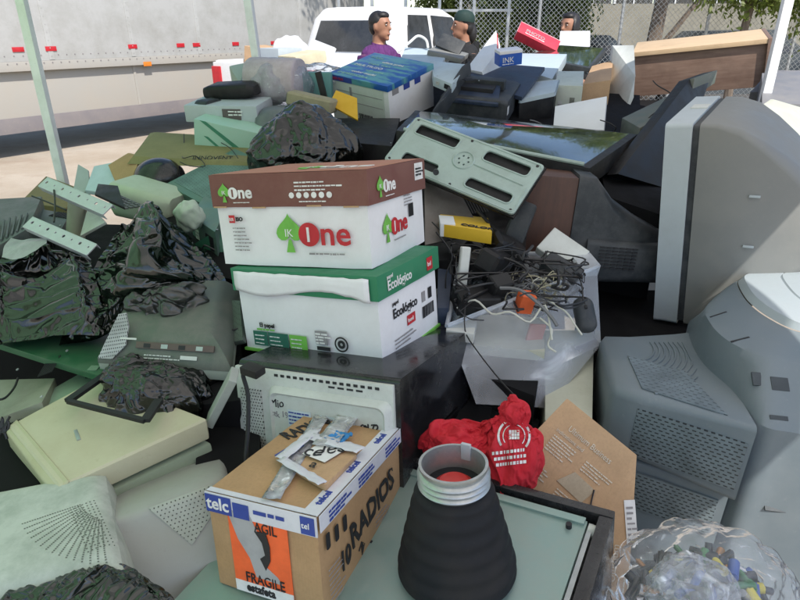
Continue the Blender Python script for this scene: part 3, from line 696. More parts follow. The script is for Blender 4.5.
text('Mio', .026, FX(-.11, .175, y0), INK_BLACK, mw, 'handwriting', jitter=.004); text('ctk 19', .020, FX(-.11, .15, y0), INK_GREY, mw, 'handwriting', jitter=.004)
text('cel 72', .019, FX(.135, .155, y0), INK_BLACK, mw, 'handwriting', jitter=.004, bold=.0007); text('bot 10', .019, FX(.135, .135, y0), INK_BLACK, mw, 'handwriting', jitter=.004, bold=.0007); text('No sirve', .017, FX(.128, .115, y0), INK_BLACK, mw, 'handwriting', jitter=.004)
SG = grille('black_side_vents', (.014, .014, .016), .03, .011, .0035, .5, (PI/2, 0, PI/2), (.002, .002, .002), .2)
B().box(w/2-.001, w/2+.002, -.06, .10, .02, .085, .001).done('side_vent', SG, mw)
t_ = B(); Mi = M.inverted()
t_.tube([Mi @ U(*p) for p in ((255, 365, 1.285), (243, 372, 1.27), (248, 395, 1.27), (248, 430, 1.26), (246, 462, 1.25), (250, 500, 1.28))], .0045, 8); t_.done('power_cord', BLACKP, mw)
cp = B(); cp.box(0, .045, -.03, 0, 0, .018, .004, Mi @ at(U(250, 368, 1.285), -30)); cp.done('cord_clip', BLACKP, mw)

# ------------------------------------------------------------------ steel oven body in the foreground
O_, X_, Y_ = W(153, 603, .69), W(522, 652, .69), W(320, 447, .74)
RBk = W(590, 521, .735)
ov = thing('oven', 'upturned steel oven body with black front, carrying the taped box and lamp', 'oven', Matrix.Identity(4)) if False else None
O_ = W(320, 445, .70); X_ = W(588, 521, .76); Y_ = W(153, 603, .66)
M, w, h = frame(O_, X_, Y_)     # z points down for this order, so flip
M = M @ Matrix.Diagonal((1, 1, -1, 1)) if M.to_3x3().col[2].z < 0 else M
ov = thing('oven', 'upturned steel oven body under the taped radios box and the ribbed lamp', 'oven', Matrix.Translation(O_))
Lc = Matrix.Translation(-O_) @ M
D_ = .52
B().box(0, w, 0, D_, -.24, 0, .004, Lc).done('casing', TEAL, ov)
B().box(.01, w-.004, -.002, .016, -.22, .006, .002, Lc).done('top_flange', TEAL, ov)
B().box(-.03, w+.045, -.034, -.014, -.26, .012, .004, Lc).box(w+.018, w+.045, -.02, .40, -.26, .010, .004, Lc).done('black_front', BLACKG, ov)
B().box(w+.002, w+.012, .0, D_, -.24, -.004, .002, Lc).done('side_panel', SILVER, ov)
sl = B()
for k in range(9):
    sl.box(w+.011, w+.0135, .20+k*.018, .209+k*.018, -.075, -.03, 0, Lc)
for i in range(3):
    for k in range(2): sl.box(.19+i*.034-.014*k, .214+i*.034-.014*k, .13+.04*i+.03*k, .136+.04*i+.03*k, -.001, .0012, 0, Lc)
sl.done('vent_slots', INK_BLACK, ov)
sc_ = B()
for x, y in ((.40, .01), (w-.03, .03), (.2, .012)): sc_.cyl(Lc @ Vector((x, y, .0)), Lc @ Vector((x, y, .010)), .006, n=10)
sc_.done('screws', INK_BLACK, ov)
quad(ov, Lc @ TX(.13, .035, .0015), .035, .09, INK_ORANGE, 'orange_sticker')
B().cyl(Lc @ Vector((w+.004, .012, -.012)), Lc @ Vector((w+.03, .012, -.012)), .013, n=14).done('hinge_pin', OFFW, ov)
cb = B(); cb.tube([Lc @ Vector(p) for p in ((w+.02, .17, -.07), (w+.03, .26, -.10), (w+.025, .33, -.06), (w+.03, .42, -.12))], .007); cb.done('grey_cable', GREYTV_L, ov)

# ------------------------------------------------------------------ taped box of radios
w, d, h = .235, .338, .2
M = place((-.171, .942, .668), [R(-7.7), R(-6.1), R(-23.1)])
tc = thing('cardboard_box', 'kraft box taped in blue and white, RADIOS in marker and orange fragile label', 'cardboard box', M)
b = B(); rough_box(b, w, d, h, .004, 3); b.done('carton_body', KRAFT, tc)
zt = h+.0025
fl = B(); fl.hexa([(-.035, -.05, zt), (.095, -.10, zt), (.095, .02, zt+.002), (-.035, .09, zt+.002), (-.035, -.05, zt+.003), (.095, -.10, zt+.014), (.095, .02, zt+.010), (-.035, .09, zt+.004)], .001)
fl.done('top_patch', KRAFT_L, tc)
TAPE = clearfilm('packing_tape', (.97, .93, .85), .5, .1, 40, .3)
TAPEW = plastic('white_tape', (.62, .63, .68), .35, .3, (.4, .4, .45), 20)
tp = B(); tp.box(w/2-.030, w/2+.0015, -d/2, d/2, h+.001, h+.0025).box(w/2+.0045, w/2+.006, -d/2, d/2, h-.03, h+.002); tp.done('tape_edge', TAPEW, tc)
tf = B(); tf.box(-w/2, w/2+.002, -d/2-.006, -d/2-.0035, h-.036, h+.002); tf.box(-w/2, w/2, -d/2, -d/2+.012, h+.001, h+.0022); tf.done('tape_front', TAPEW, tc)
quad(tc, FX(-w/2+.001, h-.036, -d/2-.0066), .058, .036, INK_BLUE, 'tape_print'); text('telc', .034, FX(-w/2+.004, h-.028, -d/2-.0078), INK_WHITE, tc, 'tape_lettering', bold=.0006)
quad(tc, FX(.088, h-.034, -d/2-.0066), .028, .034, INK_BLUE, 'tape_print'); text('tel', .016, FX(.09, h-.022, -d/2-.0078), INK_WHITE, tc, 'tape_lettering')
quad(tc, FX(-.055, h-.036, -d/2-.0066), .035, .03, INK_BLUE, 'tape_print'); lines(tc, FX(-.01, h-.012, -d/2-.0066), .09, 1, .01, .008, INK_BLUE)
for y in (-.14, -.03, .09):
    text('telcel', .020, TX(w/2-.010, y, h+.003, 90), INK_BLUE, tc, 'tape_lettering', bold=.0005)
    lines(tc, RX(y, h-.006, w/2+.0066), .07, 3, .008, .005, INK_BLUE, seed=int(y*100)+40)
# torn tape and label on top
for (x0, y0, x1, y1, ww, mt) in ((-.07, .17, .02, -.16, .035, TAPE), (.0, .17, .02, .02, .05, TAPE), (-.03, .05, .10, .03, .03, TAPEW), (-.035, -.05, -.033, .08, .026, TAPEW), (-.035, -.05, .09, -.10, .02, TAPEW)):
    a = math.atan2(y1-y0, x1-x0); L = math.hypot(x1-x0, y1-y0); r_ = random.Random(int(L*1000))
    b = B(); b.grid(lambda u, v: TX(x0, y0, zt+.006+.010*(x0 > -.06), R(0)) @ Matrix.Rotation(a, 4, 'Z') @ Vector((u*L, (v-.5)*ww, .004*noise.noise(Vector((u*8, v*3, L*9))))), 14, 5); b.done('tape_strip', mt, tc, solid=.0006)
quad(tc, TX(-.008, -.015, zt+.012, -14), .062, .055, INK_WHITE, 'paper_label'); text('ce', .045, TX(-.006, -.02, zt+.0135, 10), INK_BLACK, tc, 'handwriting', jitter=.006); text('les', .045, TX(.025, .0, zt+.0135, 20), INK_BLACK, tc, 'handwriting', jitter=.008)
text('a', .035, TX(.03, -.055, zt+.0135, 0), INK_BLACK, tc, 'handwriting')
quad(tc, TX(-.032, -.045, zt+.0125, 80), .06, .025, INK_BLUE, 'tape_print'); text('telcel', .018, TX(-.042, -.035, zt+.014, 62), INK_WHITE, tc, 'tape_lettering')
bt = B(); bt.grid(lambda u, v: TX(.005, .045, zt+.014) @ Vector((u*.045, v*.045, .010*noise.noise(Vector((u*5, v*5, 3))))), 10, 10); bt.done('blue_tape_scrap', flat('scrap_blue', (.03, .22, .5)), tc, solid=.0006)
text('RADIOS', .052, TX(-.085, .045, zt, 66), INK_BLACK, tc, 'handwriting', sx=.62, bold=.0012, jitter=.006)
text('10', .055, RX(-.115, .05, w/2+.0055), INK_BLACK, tc, 'handwriting', sx=.75, bold=.0014, jitter=.006); text('RADIOS', .068, RX(-.07, .068, w/2+.0055) @ Matrix.Rotation(R(7), 4, 'Z'), INK_BLACK, tc, 'handwriting', sx=.82, bold=.0014, jitter=.008)
text('\u2191', .04, RX(-.05, .03, w/2+.0055), INK_BLACK, tc, 'arrow_mark')
for y in (-.155, -.125, -.095): quad(tc, RX(y, .125-.004*(y > -.13), w/2+.0055), .013, .032, INK_BLACK, 'handling_mark', r=.004)
lines(tc, RX(-.155, .085, w/2+.0055), .05, 8, .010, .002, INK_GREY, seed=12); lines(tc, RX(.03, .07, w/2+.0055), .07, 3, .010, .002, INK_GREY, seed=13)
# orange label
yl = -d/2-.0052
quad(tc, FX(-.070, .012, yl), .128, .165, INK_ORANGE, 'fragile_label'); quad(tc, FX(-.070, .006, yl-.0008), .128, .024, INK_WHITE, 'label_strip')
b = B(); b.prism([(-.070, .176), (-.02, .176), (-.005, .14), (.01, .10), (.004, .075), (.028, .058), (.036, .045), (-.02, .047), (-.03, .085), (-.052, .12)], 0, .0009, FX(0, 0, yl-.0008)); b.done('bare_label_patch', flat('label_grey', (.36, .36, .37)), tc)
b = B(); b.prism([(-.012, .145), (.012, .148), (.018, .12), (.016, .09), (.004, .068), (-.006, .09), (.006, .10), (.002, .125)], 0, .0009, FX(0, 0, yl-.0018)); b.done('cup_symbol', INK_BLACK, tc)
text('AGIL', .028, FX(-.012, .145, yl-.0018), INK_BLACK, tc, 'label_lettering', sx=.8); text('FRAGILE', .030, FX(-.045, .032, yl-.0018), INK_BLACK, tc, 'label_lettering', sx=.78)
text('estafeta', .024, FX(-.045, .012, yl-.0018), INK_BLACK, tc, 'label_lettering', sx=.85, bold=.0008)

# ------------------------------------------------------------------ ribbed lamp housing on the oven
C0 = U(457, 572, 1.13); C1 = U(453, 455, 1.05); ax = (C1-C0); Lh = ax.length
q = ax.to_track_quat('Z', 'Y').to_matrix().to_4x4(); q.translation = C0; q = q @ Matrix.Diagonal((1.14, 1.14, 1.02, 1))
lp = thing('lamp_housing', 'ribbed black bell-shaped housing with a grey threaded neck', 'lamp housing', q)
pr = []
r0, r1 = .100, .060
for k in range(61):
    t = k/60; r = r0+(r1-r0)*(t**1.15); r += .0016*math.sin(t*2*PI*6.5)*(1-.5*t)
    if t < .10: r -= .030*(1-t/.10)**2
    if t > .93: r -= .012*((t-.93)/.07)**2
    pr.append((r, t*.19*1.0))
B().lathe(pr, 64).done('ribbed_shell', RUBBER, lp, ang=60)
zt_ = .188
tn = [(.050, zt_-.01), (.052, zt_)]
for k in range(3): tn += [(.0545, zt_+.003+k*.011), (.0565, zt_+.006+k*.011), (.0545, zt_+.010+k*.011), (.051, zt_+.012+k*.011)]
tn += [(.0535, zt_+.040), (.0535, zt_+.045), (.049, zt_+.045), (.046, zt_+.02), (.044, zt_-.03), (.02, zt_-.035)]
B().lathe(tn, 56, cap=False).done('threaded_neck', plastic('neck_grey', (.46, .48, .48), .3, .5, (.2, .2, .2), 20, metal=.75), lp)
B().lathe([(.032, zt_-.03), (.031, zt_+.002), (.022, zt_+.010), (.001, zt_+.011)], 32).done('red_bulb_cap', flat('red_cap', (.5, .02, .015), .3), lp)
k_ = B()
for a in (200, 250, 300, 330): k_.cyl((.055*math.cos(R(a)), .055*math.sin(R(a)), -.008), (.085*math.cos(R(a)), .085*math.sin(R(a)), -.004), .007, n=10)
k_.done('base_clips', ALU, lp)
B().cyl((0, 0, -.012), (0, 0, .004), .070, n=32).done('base_ring', BLACKP, lp)
B().box(-.008, .008, -.050, -.044, zt_+.02, zt_+.052, .001, Matrix.Rotation(R(-60), 4, 'Z')).done('neck_lug', ALU, lp)

# ------------------------------------------------------------------ big grey televisions, right
M = place((1.054, 2.07, .737), [R(5.8), R(-5.), R(-34.8)])
t9 = thing('crt_television', 'big pale grey television on end, its tapering side half in sun', 'television', M, 'big grey televisions on the right')
w, d, h = .088, .45, .68
B().loft(secs([(-w/2, -d/2, d/2, 0, h, .012), (-w/2+.02, -d/2-.0, d/2, 0, h, .015), (w/2-.012, -d/2, d/2, 0, h, .012)])).done('front_bezel', GREYTV_L, t9)
B().loft(secs([(w/2-.012, -d/2+.008, d/2-.008, .008, h-.008, .012), (w/2+.01, -d/2+.008, d/2-.008, .008, h-.008, .012)])).done('seam', DARKP, t9)
def g(x, a, z, r): return (x, -d/2+.004+a, d/2-.004-a, z, h-.002-z, r)
B().loft(secs([g(w/2+.008, 0, 0, .012), g(.10, .0, .002, .014), g(.16, .006, .02, .02), g(.22, .02, .06, .03), g(.28, .04, .11, .04), g(.34, .065, .17, .05), g(.40, .09, .22, .05), g(.46, .12, .25, .05)], 5)).done('rear_shell', GREYTV, t9, ang=50)
B().box(-w/2-.004, -w/2+.002, -d/2+.035, d/2-.035, .04, h-.04, .01).done('screen', BLACKG, t9)
for y, z in ((-.08, .3), (-.05, .46)): B().box(.2, .23, -d/2+.012, -d/2+.02, z, z+.006, .002).done('scuff_mark', GREYTV_L, t9)
# white power lead / sticker on top
B().box(-.02, .03, 0, .06, h-.001, h+.003, .001).done('paper_scrap', OFFW, t9)

M = at((.58, 1.447, .822), -12, -2, 2) @ Matrix.Scale(1.16, 4)
t10 = thing('crt_television', 'big blue grey television standing with its louvred back towards the cartons', 'television', M, 'big grey televisions on the right')
def s10(x, hw, z0, z1, r): return (x, -hw, hw, z0, z1, r)
B().loft(secs([s10(-.012, .125, -.15, -.012, .02), s10(0, .143, -.165, 0, .025), s10(.06, .158, -.168, .0, .025), s10(.12, .180, -.172, .0, .02), s10(.18, .203, -.175, .0, .015), s10(.25, .232, -.178, .004, .012)], 5)).done('rear_housing', BLUEGREY, t10, ang=50)
B().loft(secs([s10(.03, .128, -.50, -.178, .02), s10(.12, .150, -.50, -.179, .015), s10(.25, .20, -.50, -.18, .012)], 4)).done('lower_housing', BLUEGREY, t10, ang=50)
GV = grille('blue_grey_vents', (.15, .19, .21), .0135, .0085, .0032, .5, (PI/2, 0, 0), (.02, .024, .027))
def side_panel(x0, y0, x1, y1, z0, z1, name, n=10):
    b = B(); v = Vector((x1-x0, y1-y0)); L = v.length
    ang_ = math.atan2(v.y, v.x)
    b.box(0, L, -.003, .004, 0, z1-z0, .002)
    o = b.done(name, GV, t10); o.matrix_parent_inverse.identity(); o.location = (x0, y0, z0); o.rotation_euler = (0, 0, ang_); return o
side_panel(.045, -.153, .243, -.229, -.150, -.035, 'vent_panel')
side_panel(.05, -.136, .235, -.196, -.30, -.205, 'vent_panel')
GT = grille('blue_grey_top_vents', (.155, .195, .22), .016, .012, .0048, .5, (0, 0, R(20)), (.07, .09, .10))
b = B(); b.prism([(.05, -.13), (.205, -.195), (.16, -.02), (.04, .02)], 0, .0022, Matrix.Translation((0, 0, .001))); b.done('top_vents', GT, t10)
rg = B()
for k in range(11):
    rr = .09+k*.012; c0 = Vector((.02, .09, .0015)); pts = [c0+Vector((rr*math.cos(R(a)), rr*math.sin(R(a))*1.15, 0)) for a in range(-75, 16, 10)]
    rg.tube([p for p in pts if p.x < .19 and p.y > -.19], .0022, 5, 2)
rg.done('top_ribs', BLUEGREY, t10)
def ring10(x, hw, z0, z1, r): return s10(x, hw, z0, z1, r)
# waisted shell: curved wall rising from the housing to the front cabinet
RECM = plastic('recess_shade', (.05, .06, .068), .6, .3, (.03, .03, .03), 9)  # dark tone on thin plates paints the shade of the handle recesses
def shear10(o):
    for v in o.data.vertices: v.co.z += 0*v.co.y*max(0, min(1, (v.co.z+.1)/.2))
    return o
E_ = [(722, 292), (704, 310), (709, 326), (722, 340), (740, 351), (764, 362), (800, 368), (880, 382)]
J_ = [(705, 312), (689, 322), (690, 340), (703, 364), (730, 390), (760, 424), (800, 434), (880, 452)]
L_ = [(745, 278), (738, 282), (745, 297), (757, 309), (772, 319), (790, 328), (812, 334), (880, 350)]
def onz(p, z):      # where the curve of the moulding lies at that height of the set
    mi = M.inverted(); a = mi @ Vector((0, 0, CAMH)); d = (mi @ U(p[0], p[1], 1))-a; return a+d*((z-a.z)/d.z)
def dense(c, n=6):
    o = []
    for i in range(len(c)-1):
        p0, p1, p2, p3 = c[max(i-1, 0)], c[i], c[i+1], c[min(i+2, len(c)-1)]
        for q in range(n): t = q/n; o.append(.5*((2*p1)+(p2-p0)*t+(2*p0-5*p1+4*p2-p3)*t*t+(3*p1-p0-3*p2+p3)*t**3))
    return o+[c[-1]]
Ec = dense([onz(p, .085) for p in E_]); Jc = dense([onz(p, .0) for p in J_]); Lc10 = dense([onz(p, .115) for p in L_])
def low(c, z): return [Vector((p.x, p.y, z)) for p in c]
def mixr(a, b_, t, dz=0): return [p.lerp(q, t)+Vector((0, 0, dz)) for p, q in zip(a, b_)]
shell10 = B().loft([low(Jc, -.52), low(Jc, -.2), Jc, mixr(Jc, Ec, .5, -.006), mixr(Jc, Ec, .88, -.003), mixr(Ec, Lc10, .03, .004), mixr(Ec, Lc10, .12, .006), mixr(Ec, Lc10, .5, .008), mixr(Ec, Lc10, .97, .0)], False, False).done('main_shell', BLUEGREY, t10, ang=50)
up_ = [p+Vector((.012, 0, .016)) for p in Lc10]; in_ = [p+Vector((.20, .0, .045)) for p in Lc10]
B().loft([Lc10, up_, mixr(up_, in_, .45), mixr(up_, in_, .46, -.004), mixr(up_, in_, .48, .0), in_, low(in_, -.52)], False, False).done('front_cabinet', plastic('sunlit_blue_grey', (.34, .39, .42), .4, .2, (.3, .3, .3), 5), t10, ang=40)  # paler copy of the shell colour paints the sun on this top panel
B().box(.655, .668, -.33, .33, -.53, .13, .01).done('screen', BLACKG, t10)
for px, py, w_, h_ in ((757+2, 379, .030, .034), (780, 384, .038, .034), (779, 418, .038, .011), (775, 509, .045, .012)):
    Q = stick(shell10, px, py, t10, 0, 0); Q0 = stick(shell10, 784, 386, t10, 0, 0).copy(); Q0.translation = Q.translation; Q = Q0; B().box(-w_/2, w_/2, -h_/2, h_/2, -.004, .0015, .001, Q).done('handle_recess', RECM, t10)
sl = B()
for px, py in ((720, 314), (742, 339)): sl.box(-.03, .02, -.0025, .0025, -.002, .0012, .0005, stick(shell10, px, py, t10, 10, 0))
sl.done('top_slots', INK_BLACK, t10)

# ------------------------------------------------------------------ bag of batteries
M = Matrix.Translation(U(705, 585, 1.14))
bb = thing('battery_bag', 'clear plastic bag full of used batteries beside the blue grey television', 'bag', M)
r_ = random.Random(4); cols = [flat('battery_black', (.02, .02, .022), .3), flat('battery_copper', (.45, .22, .08), .3, .6), flat('battery_green', (.05, .18, .06), .35), flat('battery_blue', (.03, .08, .32), .35), flat('battery_silver', (.5, .5, .52), .3, .8), flat('battery_yellow', (.6, .5, .05), .35)]
wts = [8, 2, 2, 2, 4, .8]
for k in range(190):
    a, rr = r_.uniform(0, 2*PI), math.sqrt(r_.random()); p = Vector((rr*.13*math.cos(a), rr*.105*math.sin(a)-.01, -.045+.095*(1-rr*rr)*1.0+r_.uniform(-.03, .012)-.0))
    dv = Vector((r_.gauss(0, 1), r_.gauss(0, 1), r_.gauss(0, .5))).normalized(); R_ = r_.choice((.0072, .0072, .0055, .010)); Lb = .048 if R_ < .009 else .04
    mt = r_.choices(cols, wts)[0]
    o_ = B().cyl(p-dv*Lb/2, p+dv*Lb/2, R_, n=12).cyl(p+dv*Lb/2, p+dv*(Lb/2+.003), R_*.4, n=8).done('battery', mt, None, M)
    tag(o_, {0: 'black', 1: 'copper topped', 2: 'green', 3: 'blue', 4: 'silver', 5: 'yellow'}[cols.index(mt)]+' used battery in the clear plastic bag', 'battery', 'used batteries in the clear bag')
ff_ = blob('film', clearfilm('bag_film', (.98, .99, 1), .17, .22, 26, .3, 1.10), Matrix.Identity(4), (.155, .125, .100), 11, .20, 6, 1.1, .85, 1.6, bb, .04); ff_.location = (.0, 0, .0); wrinkle(ff_, .22, 16, inset=.004)
fg_ = blob('film_crumple', clearfilm('milky_film', (.98, .99, 1), .36, .12, 35, .5, 1.3), Matrix.Identity(4), (.07, .05, .05), 21, .2, 5, .9, 0, 2.0, bb, .06); fg_.location = (-.05, -.04, .055); wrinkle(fg_, .3, 14, inset=.012)
def qbox(pts, down, name, mat, parent=None, bev=.003, M=None):
    """closed box from four top corners (left-front, right-front, right-back, left-back) and a downward vector"""
    down = Vector(down); p = [Vector(q) for q in pts]
    return B().hexa([q+down for q in p]+p, bev).done(name, mat, parent, M)
def anchored(name, label, cat, pts, group=None):
    c = sum((Vector(p) for p in pts), Vector())/len(pts); t = thing(name, label, cat, Matrix.Translation(c), group)
    return t, [Vector(p)-c for p in pts], Matrix.Translation(-c)
def plate(outer, holes, th, M, name, mat, parent):
    c = bpy.data.curves.new('p', 'CURVE'); c.dimensions = '2D'; c.fill_mode = 'BOTH'; c.extrude = th/2; c.bevel_depth = .0012
    for L in [outer]+holes:
        s = c.splines.new('POLY'); s.points.add(len(L)-1); s.use_cyclic_u = True
        for i, (x, y) in enumerate(L): s.points[i].co = (x, y, 0, 1)
    o = bpy.data.objects.new('p', c); COL.objects.link(o); bpy.context.view_layer.update()
    me = bpy.data.meshes.new_from_object(o.evaluated_get(bpy.context.evaluated_depsgraph_get())); bpy.data.objects.remove(o)
    me.transform(M); me.materials.clear(); me.materials.append(mat); o = bpy.data.objects.new(name, me); COL.objects.link(o); o.parent = parent; return o
def slab(name, label, cat, O, X, Y, th, mat, group=None, bev=.006):
    """thing whose top face is O, X, Y with thickness th below; returns thing, local matrix, w, h (x right, y away, z up)"""
    M, w, h = frame(O, X, Y); t = thing(name, label, cat, M, group)
    return t, w, h

# --- clear bin with cables
P = [U(447, 326, 1.68), U(597, 267, 1.86), U(583, 256, 2.12), U(462, 250, 2.02), U(476, 404, 1.60), U(601, 345, 1.80), U(588, 330, 2.05), U(482, 350, 1.93), U(548, 408, 1.64)]
t, p, inv = anchored('plastic_bin', 'clear plastic bin brimming with cables, tipped between the cartons and televisions', 'bin', P)
def bil(a, b_, c, d, u, v): return a*(1-u)*(1-v)+b_*u*(1-v)+c*u*v+d*(1-u)*v
b = B()
def lowedge(u): return p[4].lerp(p[8], u/.55) if u < .55 else p[8].lerp(p[5], (u-.55)/.45)
b.grid(lambda u, v: p[0].lerp(p[1], u).lerp(lowedge(u), v)+(.012*math.sin(PI*u)*math.sin(PI*v))*Vector((0, -1, 0)), 20, 8)
for k in (1, 2, 3):
    i, j = k, (k+1) % 4; b.grid(lambda u, v: bil(p[i], p[j], p[4+j], p[4+i], u, v), 10, 8)
b.grid(lambda u, v: bil(p[4], p[5], p[6], p[7], u, v), 4, 4)
bmesh.ops.remove_doubles(b.bm, verts=b.bm.verts, dist=.002)
b.done('bin_wall', BINP, t)
b = B(); b.tube([p[0], p[1], p[2], p[3], p[0]], .007, 8, 1); b.done('rim', clearfilm('bin_rim_plastic', (.8, .86, .92), .55, .2, 4, .1), t)
b = B(); b.hexa([p[1]+Vector(q) for q in ((-.05, -.01, -.03), (.006, .0, -.03), (.006, .12, -.03), (-.05, .12, -.03), (-.05, -.014, .0), (.012, .0, .006), (.012, .12, .006), (-.05, .12, .0))], .004); b.done('rim_lip', clearfilm('bin_rim_plastic'), t)

rc = random.Random(31)
def cable(name, label, pts, r, mat, cat='cable', group='cables tangled in the clear bin', n=6):
    pts = [Vector(q) for q in pts]; c = pts[0]
    o = B().tube([q-c for q in pts], r, n).done(name, mat, None, Matrix.Translation(c)); return tag(o, label, cat, group)
ctr = U(520, 285, 1.88)
BK = flat('cable_black', (.014, .014, .016), .45); CW = flat('cable_white', (.55, .55, .48), .5); CG = flat('cable_grey', (.16, .165, .17), .5); CT = flat('cable_tan', (.40, .37, .25), .5)
for k in range(58):
    q = [U(rc.uniform(455, 575), rc.uniform(250, 305), rc.uniform(1.74, 1.92))]; q0_ = q[0].copy()
    d_ = Vector((rc.gauss(0, .5), rc.gauss(0, .3), 0))
    for _ in range(7):
        d_ = d_*.7+Vector((rc.gauss(0, 1), rc.gauss(0, .6), rc.gauss(0, .5)))*.05; n_ = q[-1]+d_
        n_ = q0_+(n_-q0_)*min(1, .13/max((n_-q0_).length, .001)); n_.z = min(max(n_.z, .93), 1.04); n_.x = min(max(n_.x, .16), .54); q.append(n_)
    cable('cable', 'thin black cable looping through the tangle in the clear bin', q, rc.choice((.0016, .0024, .003, .0045)), BK)
for k in range(30):
    c0 = U(rc.uniform(505, 560), rc.uniform(276, 310), rc.uniform(1.74, 1.82)); q = [c0]
    a = rc.uniform(0, 6)
    for i in range(9):
        a += rc.uniform(.6, 1.2); q.append(c0+Vector((math.cos(a)*.032, rc.uniform(-.02, .02), math.sin(a)*.022)))
    cable('cable', 'pale thin wire knotted in the clump above the orange block', q, .0015, rc.choice((CW, CT, CT, CG)))
for q, l in (([(457, 308, 1.72), (475, 300, 1.7), (492, 314, 1.68), (510, 312, 1.66), (530, 322, 1.65), (545, 305, 1.66), (552, 340, 1.63)], 'white cord trailing along the front rim of the bin'),
             ([(548, 300, 1.68), (566, 312, 1.66), (575, 325, 1.65), (582, 335, 1.64)], 'white cord ending in a plug near the mouse'),
             ([(540, 318, 1.66), (552, 330, 1.64), (548, 345, 1.64), (556, 352, 1.63)], 'short white cord hanging over the outside of the bin')):
    cable('cable', l, [U(*a) for a in q], .0028, CW)
cable('cable', 'thick grey cable arched across the front of the tangle', [U(*a) for a in ((500, 288, 1.7), (520, 290, 1.68), (540, 305, 1.66), (552, 318, 1.64), (557, 326, 1.63))], .005, CG)
cable('mouse_cord', 'black cord running up from the mouse over the bin rim', [U(*a) for a in ((583, 300, 1.68), (581, 282, 1.72), (572, 268, 1.8), (560, 262, 1.85), (545, 262, 1.88))], .0024, BK)
cable('cable', 'long black lead stretching from the cartons down to the red bag', [U(*a) for a in ((466, 300, 1.72), (465, 330, 1.66), (478, 352, 1.6), (500, 380, 1.52), (514, 395, 1.48))], .002, BK, group='loose leads')
cable('cable', 'black wire arcing left of the bin beside the green carton lid', [U(*a) for a in ((436, 232, 1.85), (452, 255, 1.84), (446, 275, 1.82), (447, 300, 1.8), (455, 318, 1.78))], .0025, BK, group='loose leads')
cable('cable', 'black wire draped from the yellow box onto the tangle', [U(*a) for a in ((432, 222, 1.95), (455, 243, 1.9), (478, 246, 1.88), (505, 262, 1.86), (525, 268, 1.84))], .0022, BK, group='loose leads')
tag(B().cyl((0, 0, 0), U(525, 262, 1.92)-U(477, 210, 1.97), .006, .0035, 8).done('antenna', BLACKP, None, Matrix.Translation(U(477, 210, 1.97))), 'straight black aerial leaning over the cables', 'antenna')
def pod(name, label, c, sz, yaw, rx, ry, mat, cat, bev=.008, group=None):
    return tag(B().box(-sz[0]/2, sz[0]/2, -sz[1]/2, sz[1]/2, -sz[2]/2, sz[2]/2, min(bev, min(sz)*.4), seg=3).done(name, mat, None, at(c, yaw, rx, ry)), label, cat, group)
pod('telephone_handset', 'black telephone handset lying in the middle of the bin', U(495, 262, 1.84), (.16, .07, .07), 60, 20, 20, BLACKP, 'handset', .025)
pod('handset_base', 'curved dark grey stand behind the cables, below the pale panel', U(520, 222, 2.0), (.07, .05, .14), -20, -15, 15, DARKP, 'stand', .02)
pod('power_adapter', 'black power adapter at the right of the cables, near the rim', U(561, 271, 1.86), (.12, .07, .05), -35, 15, 20, DARKP, 'adapter', .01, 'power adapters in the bin')
pod('power_adapter', 'big black adapter brick at the left front of the bin', U(475, 300, 1.76), (.13, .08, .06), 15, 12, 5, BLACKP, 'adapter', .012, 'power adapters in the bin')
pod('power_adapter', 'dark adapter wedged between the white stick and the orange block', U(495, 292, 1.78), (.07, .05, .12), 30, 30, 0, BLACKP, 'adapter', .012, 'power adapters in the bin')
pod('power_adapter', 'black adapter tucked behind the white stick', U(478, 262, 1.9), (.14, .08, .05), -30, 10, 25, BLACKP, 'adapter', .012, 'power adapters in the bin')
pod('remote_control', 'white slim remote standing among black adapters', U(463, 272, 1.78), (.03, .018, .15), 12, -12, 8, OFFW, 'remote', .008)
pod('orange_block', 'orange plastic block half hidden under pale wires', U(525, 302, 1.74), (.045, .04, .06), 10, 10, 10, flat('orange_plastic', (.7, .12, .03)), 'plastic block', .005)
pod('router', 'off white router box standing at the back of the bin', U(562, 252, 1.98), (.14, .10, .04), -35, 35, 25, OFFW, 'router', .006)
pod('motor_housing', 'round black motor housing at the right edge of the cable heap', U(505, 252, 1.95), (.12, .10, .09), 10, 10, 30, BLACKP, 'motor', .03)
# mouse
Mm = at(U(585, 315, 1.735), 8, 62, -8)
ms = thing('computer_mouse', 'black computer mouse hanging over the corner of the clear bin', 'mouse', Mm)
B().loft(zsecs([(-.012, -.026, .026, -.048, .048, .022), (-.008, -.029, .029, -.052, .052, .026), (.004, -.029, .029, -.052, .052, .027), (.014, -.024, .024, -.045, .043, .022), (.019, -.015, .015, -.034, .026, .013)], 6)).done('shell', DARKP, ms, ang=60)
B().box(-.0008, .0008, .0, .045, .0125, .0185).done('button_gap', INK_BLACK, ms); B().cyl((-.004, .022, .015), (.004, .022, .015), .007, n=12).done('scroll_wheel', BLACKP, ms)
pod('pink_reflection', 'salmon pink folder for a reflection, behind the front wall of the bin', U(532, 345, 1.78), (.05, .01, .14), 12, 5, 8, plastic('salmon_reflection', (.55, .20, .16), .6, .3), 'standin', .002)  # added salmon slab imitates a pinkish reflection in the bin wall
